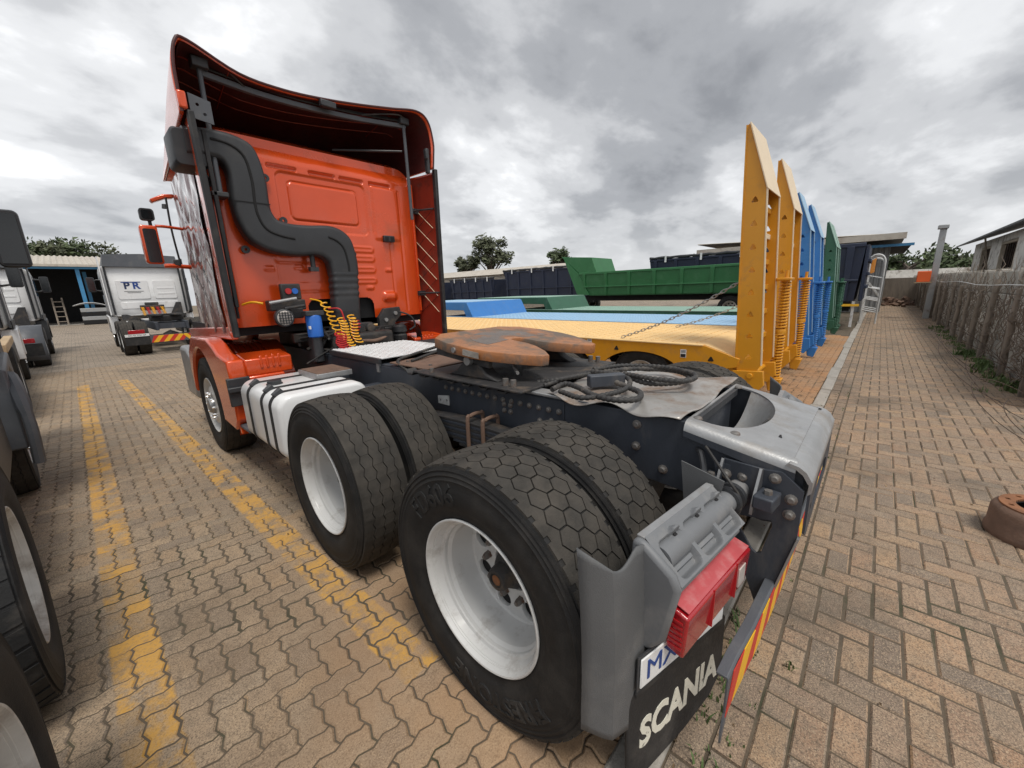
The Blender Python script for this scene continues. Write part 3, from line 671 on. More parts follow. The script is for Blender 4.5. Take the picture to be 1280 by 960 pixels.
# leaf springs with U-bolts
for sx in (-1, 1):
    for k in range(9):
        L_ = .62-.055*k
        pts = []
        for j in range(13):
            t = -1+2*j/12; pts.append((.68+L_*t, .845-.019*k-.10*(L_*t)**2))
        poly = [(y, z+.0085) for y, z in pts]+[(y, z-.0085) for y, z in pts[::-1]]
        part('spring_leaf', MB().prism(poly, 'x', sx*.46, sx*.555), 'frame_grey' if k % 2 else 'cast_dark', bevel=.002)
    for y in (.615, .745):
        pts = [(sx*.445, y, .60), (sx*.445, y, .87), (sx*.462, y, .893), (sx*.505, y, .90), (sx*.55, y, .893), (sx*.57, y, .87), (sx*.57, y, .60)]
        part('u_bolt', MB().tube(spline(pts, 4), .0125, 8), 'rust_brown')
    part('spring_saddle', MB().box((sx*.50-.09, .56, .62), (sx*.50+.09, .80, .675)).cyl((sx*.40, .68, .64), (sx*.62, .68, .64), .055, 20), 'cast_dark', bevel=.008)
    part('trunnion_nut', MB().cyl((sx*.62, .68, .64), (sx*.66, .68, .64), .03, 6), 'steel_galv')
# ---- tail: pressed cross member with its open well
def tail():
    def zt(y): return 1.066+(y+.45)*.19
    well = [(.335, -.456), (-.335, -.456)]+[(-.345*math.cos(a), -.475-.215*math.sin(a)**.8) for a in [math.pi*k/18 for k in range(19)]]
    out = [(-.380, -.445), (-.380, -.80), (-.375, -.822), (.375, -.822), (.380, -.80), (.380, -.445)]
    mb = plate(out, [well], 'z', 0, .008); mb.v = [(x, y, z+zt(y)) for x, y, z in mb.v]
    t = part('rear_cross_member', mb, 'steel_galv', bevel=.002)
    # rolled rear lip and rear face with arched opening
    prof = [(-.815, zt(-.815)-.003), (-.845, zt(-.845)-.004), (-.868, zt(-.868)-.016), (-.884, zt(-.884)-.04), (-.888, .94), (-.888, .90)]
    thick = [(y+.010, z-.011) for y, z in prof[::-1]]
    part('rolled_lip', MB().prism(prof+thick, 'x', -.43, .43), 'steel_galv', t, smooth=60)
    arch = [(-.25, .745), (-.25, .80)]+[(-.25+.5*k/10, .80+.055*math.sin(math.pi*k/10)) for k in range(1, 10)]+[(.25, .80), (.25, .745)]
    part('rear_face', plate([(-.425, .74), (-.425, .905), (.425, .905), (.425, .74), (.36, .70), (-.36, .70)], [arch[::-1], circ(-.33, .80, .022, 12), circ(.33, .80, .022, 12)], 'y', -.882, .008), 'frame_grey', t)
    # dished plate falling into the well with a tube on its floor
    def dish(u, v):
        a = math.pi*(.06+.88*u); r = 1.0-.62*v
        x = .345*math.cos(a)*r; y = -.475-.215*max(0, math.sin(a))**.8*r
        return (x, y, zt(y)-.004-.17*(1-(1-v)**2.2))
    part('well_dish', MB().grid(28, 10, dish), 'steel_galv', t, fix=False)
    part('well_tube', MB().tube([(-.02, -.80, .955), (-.02, -.72, .950), (-.02, -.60, .895), (-.02, -.45, .85)], .052, 18), 'steel_galv', t)
    part('well_front', MB().box((-.30, -.449, .80), (.30, -.438, 1.058)), 'frame_grey', t)
    part('well_floor', MB().box((-.37, -.86, .775), (.37, -.20, .785)), 'grease_black', t)
    part('well_beam', MB().box((-.30, -.475, 1.030), (.30, -.458, 1.062)), 'black_plastic', t)
    part('cable', MB().tube(spline([(-.25, -.62, .985), (-.12, -.66, .98), (0, -.665, 1.0), (.10, -.70, 1.0), (.16, -.72, 1.005)], 8), .006, 6), 'hose', t)
    for x, y in ((-.33, -.47), (.33, -.47), (-.35, -.62)): part('rivet', MB().lathe([(0, .008), (.012, .007), (.018, .003), (.02, -.004)], (x, y, zt(y)+.004), 'z', 12), 'bolt', t)
    part('slot', MB().box((-.225, -.755, zt(-.755)+.003), (-.19, -.742, zt(-.755)+.0055), rot('Z', 12, (-.2, -.75, 1))), 'shade_dark', t)
    # side skirts closing the rail ends (rolled over)
    for sx in (-1, 1):
        def side(u, v, sx=sx):
            y = -.445-.39*u; a = math.pi/2*v
            return (sx*(.378+.042*math.sin(a)), y, zt(y)+.0045-.042*(1-math.cos(a)))
        part('rolled_edge', MB().grid(16, 5, side), 'steel_galv', t, fix=False)
        part('edge_skirt', MB().prism([(-.445, zt(-.445)-.036), (-.835, zt(-.835)-.036), (-.835, zt(-.835)-.075), (-.445, zt(-.445)-.06)], 'x', sx*.4165, sx*.4205), 'frame_grey', t)
tail()
# ---- loose dented cover sheet over the rails, hoses on it
def sheet(u, v):
    x = -.415+.83*u; y = .30-.74*v
    e = min(u, 1-u)
    z = 1.083+.008*math.sin(x*9+y*5)+.007*math.sin(y*17+x*6)+.006*math.sin(x*23-y*9)*(1-e)
    if u < .12: z -= (.12-u)*.14*(1+.8*math.sin(y*21)); x -= .02*math.sin(y*13)
    return (x, y+.012*math.sin(x*9), z)
sh = MB().grid(48, 44, sheet); o = part('cover_sheet', sh, 'plate_worn', fix=False); sm = o.modifiers.new('t', 'SOLIDIFY'); sm.thickness = .004; sm.offset = 1
def ribbed(pts, r, ring=.006):
    ring = .0016
    P = spline(pts, 10); out = []; rr = []
    # resample evenly so that the spiral guard reads as ribs
    acc = [0]
    for a, b in zip(P, P[1:]): acc.append(acc[-1]+math.dist(a, b))
    n = int(acc[-1]/.0052); A = np.array(P); xs = np.linspace(0, acc[-1], n)
    Q = np.stack([np.interp(xs, acc, A[:, i]) for i in range(3)], 1)
    return MB().tube(Q.tolist(), [r+(ring if (k % 5) in (0, 1, 2) else -.001) for k in range(n)], 10)
hz = 1.125
def cam2(pxs, z):
    """points on a level plane under the given photograph pixels"""
    out = []
    for i, (x, y) in enumerate(pxs):
        zz = z[i] if isinstance(z, (list, tuple)) else z
        d = AF+AR*(x-640)/FPX-AU*(y-480)/FPX; t = (zz-CP[2])/d[2]; out.append(tuple(np.array(CP)+t*d))
    return out
h1 = cam2([(672, 478), (700, 474), (740, 467), (790, 461), (840, 463), (862, 471), (848, 478), (810, 479), (780, 470), (740, 464)], [1.09, 1.11, 1.125, 1.135, 1.13, 1.125, 1.12, 1.12, 1.135, 1.14])
h2 = cam2([(690, 487), (706, 480), (722, 484), (742, 494), (770, 500), (796, 499), (800, 491), (785, 484), (770, 478)], [1.115, 1.125, 1.125, 1.12, 1.12, 1.12, 1.12, 1.125, 1.13])
h3 = cam2([(700, 489), (725, 497), (755, 494), (782, 486), (786, 474), (765, 466), (720, 470), (680, 482)], [1.115, 1.115, 1.12, 1.125, 1.135, 1.13, 1.11, 1.09])
for h, r in ((h1, .013), (h2, .013), (h3, .012)): part('hose', ribbed(h, r, .0035), 'hose')
h4 = cam2([(742, 462), (780, 457), (830, 459), (868, 468), (858, 476), (820, 474), (780, 467)], 1.15); part('hose', ribbed(h4, .012, .0035), 'hose')
bq = cam2([(755, 482)], 1.10)[0]
part('hose_bracket', MB().box((-.10, -.03, -.03), (.10, .03, .035), Matrix.Translation((bq[0]+.02, bq[1], 1.125))@Matrix.Rotation(math.radians(-38), 4, 'Z')), 'frame_grey', bevel=.006)
# ---- fifth wheel
def fifth():
    F = part('mounting_plate', MB().prism([(-.52, .36), (.52, .36), (.52, 1.30), (-.52, 1.30)], 'z', 1.082, 1.094), 'cast_dark', bevel=.003)
    # trapezoid corrugated side flanges
    for sx in (-1, 1):
        mb = MB(); y = .42; pts = []
        while y < 1.32:
            pts += [(y, 1.082), (y+.05, 1.082), (y+.075, 1.058), (y+.125, 1.058)]; y += .15
        pts.append((y, 1.082))
        poly = [(a, b+.012) for a, b in pts]+[(a, b) for a, b in pts[::-1]]
        part('corrugated_flange', MB().prism(poly, 'x', sx*.42, sx*.505), 'cast_dark', F)
    for sx in (-1, 1):      # pedestals
        part('pedestal', MB().prism([(.62, 1.095), (1.08, 1.095), (.985, 1.135), (.915, 1.20), (.79, 1.20), (.72, 1.135)], 'x', sx*.33, sx*.43), 'cast_dark', F, bevel=.012)
        for y in (.47, .53): part('plate_nut', MB().cyl((sx*.455, y, 1.094), (sx*.455, y, 1.135), .017, 8), 'bolt', F)
        part('plate_nut', MB().cyl((sx*.47, 1.2, 1.094), (sx*.47, 1.2, 1.125), .015, 8), 'bolt', F)
    part('pivot_pin', MB().cyl((-.46, .85, 1.205), (.46, .85, 1.205), .028, 16), 'steel_galv', F)
    # horseshoe top: straight front, throat open to the rear
    def top(y, sgn): return y
    out = [(-.30, 1.31), (.30, 1.31), (.43, 1.20), (.475, 1.02), (.475, .80), (.44, .66), (.36, .50), (.29, .395), (.235, .385), (.16, .47), (.085, .60), (.055, .70), (.055, .82), (.04, .86), (0, .875), (-.04, .86), (-.055, .82), (-.055, .70), (-.085, .60), (-.16, .47), (-.235, .385), (-.29, .395), (-.36, .50), (-.44, .66), (-.475, .80), (-.475, 1.02), (-.43, 1.20)]
    mb = plate(out, [], 'z', 0, .05, .006); M = Matrix.Translation((0, 0, 1.262))@rot('X', 5.2, (0, .85, 0)); mb.xf(M)
    tp = part('coupling_plate', mb, 'fifth_top', smooth=30)
    gp_ = [(.31*math.cos(a), .86+.31*math.sin(a)) for a in [math.radians(-8+196*k/30) for k in range(31)]]+[(.075*math.cos(a), .86+.075*math.sin(a)) for a in [math.radians(188-196*k/16) for k in range(17)]]
    part('grease_patch', plate(gp_, [], 'z', .0315, .0016).xf(M), 'grease_steel', tp)
    part('grease_ring', MB().lathe([(.10, .0), (.19, .0), (.19, .002), (.10, .002)], (0, 0, 0), 'z', 40, close=True).xf(M@Matrix.Translation((0, .86, -.034))), 'cast_dark', tp)
    part('skirt', MB().prism([(-.43, .68), (-.43, 1.18), (-.28, 1.28), (.28, 1.28), (.43, 1.18), (.43, .68), (.40, .68), (.40, 1.16), (.26, 1.25), (-.26, 1.25), (-.40, 1.16), (-.40, .68)], 'z', -.075, -.024).xf(M), 'cast_dark', tp)
    part('jaw', MB().box((-.16, .72, -.085), (.16, .98, -.03)).xf(M), 'grease_black', tp, bevel=.01)
    part('name_plate', MB().box((-.4795, .72, -.018), (-.4765, .86, .018)).xf(M), 'concrete', tp)
    part('pin_head', MB().cyl((-.485, .945, -.002), (-.47, .945, -.002), .017, 14).xf(M), 'steel_galv', tp)
    part('release_bar', MB().tube([(-.2, .70, 1.19), (-.3, .60, 1.165), (-.36, .52, 1.15)], .010, 8), 'steel_galv', tp)
fifth()
# ---- between the fifth wheel and the cab
part('deck_plate', MB().box((-.40, 1.36, 1.078), (.40, 1.86, 1.090)), 'rust_brown', bevel=.004)
for x, y in ((-.30, 1.45), (-.30, 1.75), (.1, 1.45)): part('deck_bolt', MB().cyl((x, y, 1.088), (x, y, 1.100), .014, 6), 'bolt')
def catwalk():
    c = part('catwalk', MB().box((-.40, 1.98, 1.10), (.42, 2.92, 1.112)), 'alu_check', bevel=.003)
    mb = MB(); k = 0
    for j in range(21):
        for i in range(18):
            x = -.375+.045*i; y = 2.0+.045*j; a = 45 if (i+j) % 2 else -45
            mb.box((-.017, -.005, 0), (.017, .005, .006), Matrix.Translation((x, y, 1.1115))@Matrix.Rotation(math.radians(a), 4, 'Z'))
    part('tread_studs', mb, 'alu_check', c, smooth=0, fix=False, kind='stuff')
    part('catwalk_edge', MB().box((-.425, 1.98, 1.065), (-.402, 2.92, 1.108)), 'black_plastic', c, bevel=.003)
    part('catwalk_leg', MB().box((-.41, 2.02, .99), (-.39, 2.06, 1.066)), 'steel_galv', c)
catwalk()
part('walkway_hose', ribbed([(.30, 2.05, 1.13), (.1, 1.93, 1.14), (-.15, 1.88, 1.12), (-.36, 1.80, 1.10), (-.40, 1.62, 1.05)], .011, .003), 'hose')
part('walkway_hose', ribbed([(.36, 2.0, 1.13), (.2, 1.84, 1.13), (.0, 1.80, 1.12), (-.3, 1.70, 1.10)], .011, .003), 'hose')
# ---- fuel tank
def tank():
    x0, x1, y0, y1, z0, z1 = -1.225, -.56, 1.94, 2.86, .475, .965
    sec = rrect(x0, z0, x1, z1, .10, 8)
    rings = []
    for y, s in ((y0, .90), (y0+.012, .965), (y0+.04, 1.0), (y1-.04, 1.0), (y1-.012, .965), (y1, .90)):
        cx, cz = (x0+x1)/2, (z0+z1)/2; rings.append([(cx+(a-cx)*s, y, cz+(b-cz)*s) for a, b in sec])
    t = part('fuel_tank', MB().loft(rings), 'white_paint', smooth=50)
    for y in (2.62, 2.28, 2.09):
        s2 = rrect(x0-.007, z0-.007, x1+.007, z1+.007, .106, 8)
        mb = MB(); n = len(s2); s3 = rrect(x0-.001, z0-.001, x1+.001, z1+.001, .10, 8)
        mb.loft([[(a, y-.022, b) for a, b in s3], [(a, y-.020, b) for a, b in s2], [(a, y+.020, b) for a, b in s2], [(a, y+.022, b) for a, b in s3]], caps=False)
        part('tank_strap', mb, 'rubber_seal', t, smooth=60)
        part('strap_buckle', MB().box((-1.20, y-.026, .945), (-1.13, y+.026, .985), rot('Y', -38, (-1.165, y, .965))), 'black_plastic', t, bevel=.006)
    part('filler_neck', MB().lathe([(0, .035), (.042, .035), (.05, .03), (.05, .012), (.058, .01), (.058, -.01)], (-1.075, 2.44, .962), 'z', 28), 'black_plastic', t)
    b = part('step_box', MB().box((-.80, 2.30, .968), (-.52, 2.66, 1.015)), 'rust_brown', t, bevel=.005)
    part('step_box_rim', MB().box((-.815, 2.29, .966), (-.80, 2.67, 1.010)).box((-.815, 2.275, .966), (-.52, 2.29, 1.010)), 'steel_galv', t, bevel=.003)
    for y in (2.0, 2.6): part('tank_bracket', MB().box((-.56, y, .60), (-.40, y+.08, .90)), 'frame_grey', t, bevel=.006)
    part('air_tank', MB().cyl((.62, 2.0, .75), (.62, 2.85, .75), .17, 24), 'black_plastic')
tank()
# ------------------------------------------------------------------ cab
def sstep(a, b, x): t = min(1, max(0, (x-a)/(b-a))); return t*t*(3-2*t)
def sd_rr(x, z, x0, z0, x1, z1, r):
    qx = abs(x-(x0+x1)/2)-(x1-x0)/2+r; qz = abs(z-(z0+z1)/2)-(z1-z0)/2+r
    return math.hypot(max(qx, 0), max(qz, 0))+min(max(qx, qz), 0)-r
YW = 3.40
def relief(x, z):
    """depth of the pressed rear wall (positive = towards the rear)"""
    h = 0
    def groove(d, w, amp): return -amp*math.exp(-(d/w)**2)
    d = sd_rr(x, z, -.40, 2.365, .305, 2.715, .05); h += groove(d, .009, .010)+.006*sstep(.012, -.012, d)
    d = sd_rr(x, z, -.50, 2.27, .40, 2.79, .06); h -= .012*sstep(.010, -.010, d)
    for x0 in (-.56, -.18, .13, .46):        # vent slots
        d = sd_rr(x, z, x0, 2.81, x0+.26, 2.84, .008); h -= .022*sstep(.006, -.004, d)
    for xs, z0, z1 in ((.47, 2.30, 2.83), (.82, 1.42, 2.80), (-.60, 1.40, 2.83), (.66, 1.4, 2.2)):
        if z0 < z < z1: h += groove(x-xs, .008, .006)
    h += .010*sstep(.02, -.02, sd_rr(x, z, .48, 2.24, .80, 2.80, .02))
    for z0 in (2.12, 2.02, 1.90, 1.78): h += .008*sstep(.014, -.014, sd_rr(x, z, .13, z0-.033, .43, z0+.033, .03))-.004*sstep(.004, -.01, sd_rr(x, z, .15, z0-.018, .41, z0+.018, .016))
    for z0 in (2.0, 1.72): h += .008*sstep(.012, -.012, sd_rr(x, z, -.62, z0-.045, -.10, z0+.045, .04))
    for a, b in ((-.72, 1.88), (.56, 1.88), (-.45, 1.9), (.3, 1.68)): h += .010*sstep(.010, -.012, sd_rr(x, z, a, b, a+.085, b+.04, .012))
    h += .035*sstep(.03, -.03, sd_rr(x, z, .50, 1.55, .66, 1.64, .03))
    h += .0022*math.sin(x*5+1)*math.sin(z*4)+.0015*math.sin(x*13)*math.sin(z*11+2)
    return h
def wall_pt(u, v):
    z = 1.36+1.78*v
    hw = 1.045-.0*v
    x = -hw+2*hw*u
    y = YW
    e = hw-abs(x)
    if e < .10: y += .08*(1-math.sqrt(max(0, 1-(1-e/.10)**2)))       # rounded corners into the sides
    if z > 2.86: t = (z-2.86)/.28; y += .30*t*t+.02*t; z -= .03*t*t
    return (x, y-relief(x, z), z)
def hole(u, v):
    x = -1.045+2.09*u; z = 1.36+1.78*v
    return sd_rr(x, z, -.37, 1.2, .36, 1.59, .07) < 0
def cab():
    c = part('cab_rear_wall', MB().grid(230, 190, wall_pt, hole), 'orange', fix=False, smooth=60)
    # shell: sides and roof narrowing forwards
    def ring(y, hw, z0, z1, r):
        pts = []
        for k in range(9): a = math.pi/2*k/8; pts.append((hw-r+r*math.cos(a), y, z1-r+r*math.sin(a)))
        for k in range(9): a = math.pi/2*(1+k/8); pts.append((-hw+r+r*math.cos(a), y, z1-r+r*math.sin(a)))
        return [(hw*1.01, y, z0), (hw*1.015, y, z0+.35)]+pts+[(-hw*1.015, y, z0+.35), (-hw*1.01, y, z0)]
    rings = [ring(3.47, 1.05, 1.36, 3.06, .20), ring(3.62, 1.05, 1.33, 3.13, .22), ring(4.2, 1.02, 1.30, 3.15, .22), ring(4.9, .985, 1.22, 3.10, .22), ring(5.35, .95, 1.15, 2.95, .22), ring(5.62, .91, 1.05, 2.6, .2), ring(5.70, .90, .95, 2.1, .15)]
    part('cab_shell', MB().loft(rings, caps=True), 'orange', smooth=50)
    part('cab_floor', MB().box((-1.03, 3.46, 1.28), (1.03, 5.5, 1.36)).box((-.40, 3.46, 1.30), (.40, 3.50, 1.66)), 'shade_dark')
    part('sill', MB().prism([(3.46, 1.25), (3.50, 1.37), (5.5, 1.28), (5.5, 1.10), (4.95, 1.2)], 'x', -1.075, -1.02), 'orange', bevel=.01)
    # crumpled protective film over the door
    def film(u, v):
        y = 3.62+1.55*u; z = 1.30+1.62*v
        r = .008*math.sin(y*7+z*3)+.007*math.sin(z*6+y*19+2*math.sin(z*3))+.005*math.sin(y*31-z*9+math.sin(y*5))
        hw = np.interp(y, [3.62, 4.2, 4.9, 5.35], [1.05, 1.02, .985, .95])*1.016
        return (-hw-.018-.008*(1-abs(2*u-1))-r*.8, y+.012*math.sin(z*17), z+.012*math.sin(y*21))
    part('plastic_film', MB().grid(70, 70, film), 'film', fix=False, smooth=25, label='crumpled clear plastic film taped over the cab door')
    part('door_window', MB().prism([(3.75, 2.1), (3.80, 2.75), (4.75, 2.75), (5.05, 2.1)], 'x', .96, 1.066), 'dark_glass')
    part('rear_handle', MB().box((.56, 3.355, 2.215), (.70, 3.40, 2.285)), 'black_plastic', c, bevel=.008)
    for x in (.595, .665): part('handle_rib', MB().box((x-.022, 3.35, 2.23), (x+.022, 3.356, 2.27)), 'shade_dark', c)
    # ribbed inner wheel wells behind the front wheels
    for sx in (-1, 1):
        def well(u, v, sx=sx):
            a = math.radians(-25+155*u); r = .63-.008*(1 if (v*11) % 1 > .5 and .1 < v < .7 else 0)
            return (sx*(1.12-.62*v), YF-r*math.cos(a), .53+r*math.sin(a))
        part('inner_arch', MB().grid(26, 66, well), 'orange', fix=False, smooth=25)
    # outer wing, arch opening, front bumper corner
    n = 18; arch = [(YF-.60*math.cos(a), .50+.63*math.sin(a)) for a in [math.radians(-4+170*k/n) for k in range(n+1)]]
    outl = [(3.26, .44), (3.14, .55), (3.11, .95), (3.13, 1.10), (3.45, 1.14), (3.60, 1.21), (3.80, 1.26), (4.55, 1.24), (4.83, 1.06), (4.92, .80)]
    for sx in (-1, 1):
        w = part('wing', MB().prism(outl+[(4.90, .56)]+arch[::-1], 'x', sx*1.225, sx*1.09), 'orange', bevel=.022, seg=3)
        part('wing_panel', MB().prism([(3.12, .60), (3.12, .94), (3.50, .94), (3.68, .60)], 'x', sx*1.09, sx*.78), 'orange', w, bevel=.015)
        part('wing_top', MB().prism([(3.13, .94), (3.13, 1.09), (3.40, 1.13), (3.40, .94)], 'x', sx*1.09, sx*.70), 'orange', w, bevel=.012)
        part('front_bumper', MB().prism([(5.12, .42), (5.12, .98), (5.30, 1.06), (5.72, 1.06), (5.72, .42)], 'x', sx*1.19, sx*.6), 'steel_galv', bevel=.05, seg=3)
        for k in range(4): part('wing_rib', MB().box((min(sx*(.80+.05*k), sx*(.822+.05*k)), 3.12, 1.0), (max(sx*(.80+.05*k), sx*(.822+.05*k)), 3.14, 1.115)), 'orange', w, bevel=.006)
        part('wing_stay', MB().prism([(3.085, .70), (3.115, .70), (3.13, .95), (3.085, .95)], 'x', sx*1.255, sx*1.08), 'black_plastic', w, bevel=.008)
        part('wing_latch', MB().box((min(sx*1.262, sx*1.06), 3.055, .83), (max(sx*1.262, sx*1.06), 3.09, .875)), 'black_plastic', w, bevel=.008)
        part('wing_bolt', MB().cyl((sx*1.13, 3.07, .77), (sx*1.13, 3.10, .77), .016, 10), 'steel_galv', w)
        part('cab_step', MB().box((min(sx*1.2, sx*.95), 2.92, .475), (max(sx*1.2, sx*.95), 3.28, .51)), 'grey_plastic', bevel=.012)
        part('mud_sheet', MB().prism([(3.18, .42), (3.24, .60), (3.27, .60), (3.21, .42)], 'x', sx*1.2, sx*.78), 'orange', w)
    # lower dark mass under the cab: gearbox, silencer, inner frames
    part('engine_block', MB().box((-.34, 2.98, .70), (.34, 4.6, 1.24)), 'grease_black', bevel=.04)
    part('gearbox', MB().lathe([(.0, -.5), (.16, -.5), (.20, -.3), (.26, .0), (.28, .2), (0, .2)], (0, 3.0, .78), 'y', 24), 'grease_black')
    part('silencer', MB().cyl((.45, 2.95, .85), (1.02, 2.95, .85), .23, 28), 'black_plastic')
    part('rear_cab_mount', MB().box((-.62, 3.22, 1.18), (.62, 3.30, 1.27)).box((-.46, 3.2, .95), (-.36, 3.32, 1.25)).box((.36, 3.2, .95), (.46, 3.32, 1.25)), 'grease_black', bevel=.01)
    part('lock_bracket', plate([(.34, 1.15), (.34, 1.36), (.42, 1.46), (.62, 1.47), (.64, 1.38), (.55, 1.30), (.50, 1.15)], [circ(.56, 1.40, .018, 10)], 'y', 3.30, .05, .006), 'cast_dark')
    for x, z in ((.42, 1.33), (.55, 1.40)): part('mount_bolt', MB().cyl((x, 3.25, z), (x, 3.28, z), .022, 12), 'steel_galv')
    part('air_spring', MB().lathe([(.05, 0), (.075, .02), (.08, .07), (.06, .09), (.08, .11), (.075, .17), (.05, .19)], (.52, 3.15, 1.08), 'z', 20), 'rubber_seal')
    part('hose_loop', MB().tube(spline([(.56, 3.2, 1.42), (.66, 3.12, 1.36), (.70, 3.1, 1.25), (.62, 3.1, 1.2)], 8), .010, 8), 'rubber_seal')
    mb = MB()
    for sx, y0 in ((1, 3.05),):
        def duct(u, v): a = math.pi*(1.15*u-.08); return (.62+.17*math.cos(a)*1.0, 3.22-.12*v, 1.10+.19*math.sin(a))
        part('arch_ring', MB().grid(20, 2, duct), 'black_plastic', fix=False)
cab()
# ---- rear side fairings with rubber edges
for sx in (-1, 1):
    zb = 1.30 if sx < 0 else 1.08
    def fair(u, v, sx=sx, zb=zb):
        y = 3.52-.44*u; z = zb+(3.0-zb)*v
        x = 1.085+.055*u+.02*math.sin(math.pi*u)-.02*(1-v)
        return (sx*x, y, z)
    f = part('side_fairing', MB().grid(10, 30, fair), 'orange', fix=False); m_ = f.modifiers.new('t', 'SOLIDIFY'); m_.thickness = .014; m_.offset = 0
    pts0 = [(sx*(1.14-.02*(1-v)), 3.065, zb+(3.02-zb)*v) for v in (0, .25, .5, .75, 1)]
    rg = [[(x+sx*-.021, y-.02, z), (x+sx*.021, y-.02, z), (x+sx*.024, y+.035, z), (x+sx*-.024, y+.035, z)] for x, y, z in pts0]
    part('rubber_edge', MB().loft(rg), 'rubber_seal', f, bevel=.008)
    if sx < 0: part('rubber_edge', MB().box((sx*1.045-.016, 3.20, zb+.25), (sx*1.045+.016, 3.235, 2.95)), 'rubber_seal', f, bevel=.006)
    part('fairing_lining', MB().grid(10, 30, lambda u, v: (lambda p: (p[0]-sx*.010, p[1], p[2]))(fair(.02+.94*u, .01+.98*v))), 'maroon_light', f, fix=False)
    # white wire lattice glued to the inside as stiffening ribs
    for k in range(8):
        za = zb+.30+.2*k
        if za+.2 > 2.7: break
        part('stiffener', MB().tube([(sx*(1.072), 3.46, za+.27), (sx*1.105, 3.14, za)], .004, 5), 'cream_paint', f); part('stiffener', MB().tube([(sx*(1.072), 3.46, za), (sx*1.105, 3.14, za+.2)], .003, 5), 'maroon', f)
    for z in (1.62, 2.60): part('fairing_stay', MB().cyl((sx*.99, 3.42, z), (sx*1.12, 3.12, z), .011, 8).box((sx*1.04-.05, 3.38, z-.03), (sx*1.04+.05, 3.42, z+.03)), 'black_plastic', f)
    if sx < 0: part('fairing_tube', MB().cyl((sx*1.03, 3.30, 1.45), (sx*1.03, 3.30, 2.95), .013, 8), 'rubber_seal', f)
    part('rain_strip', MB().box((sx*1.02-.013, 3.40, 1.4), (sx*1.02+.013, 3.43, 2.9)), 'orange', f, bevel=.005)
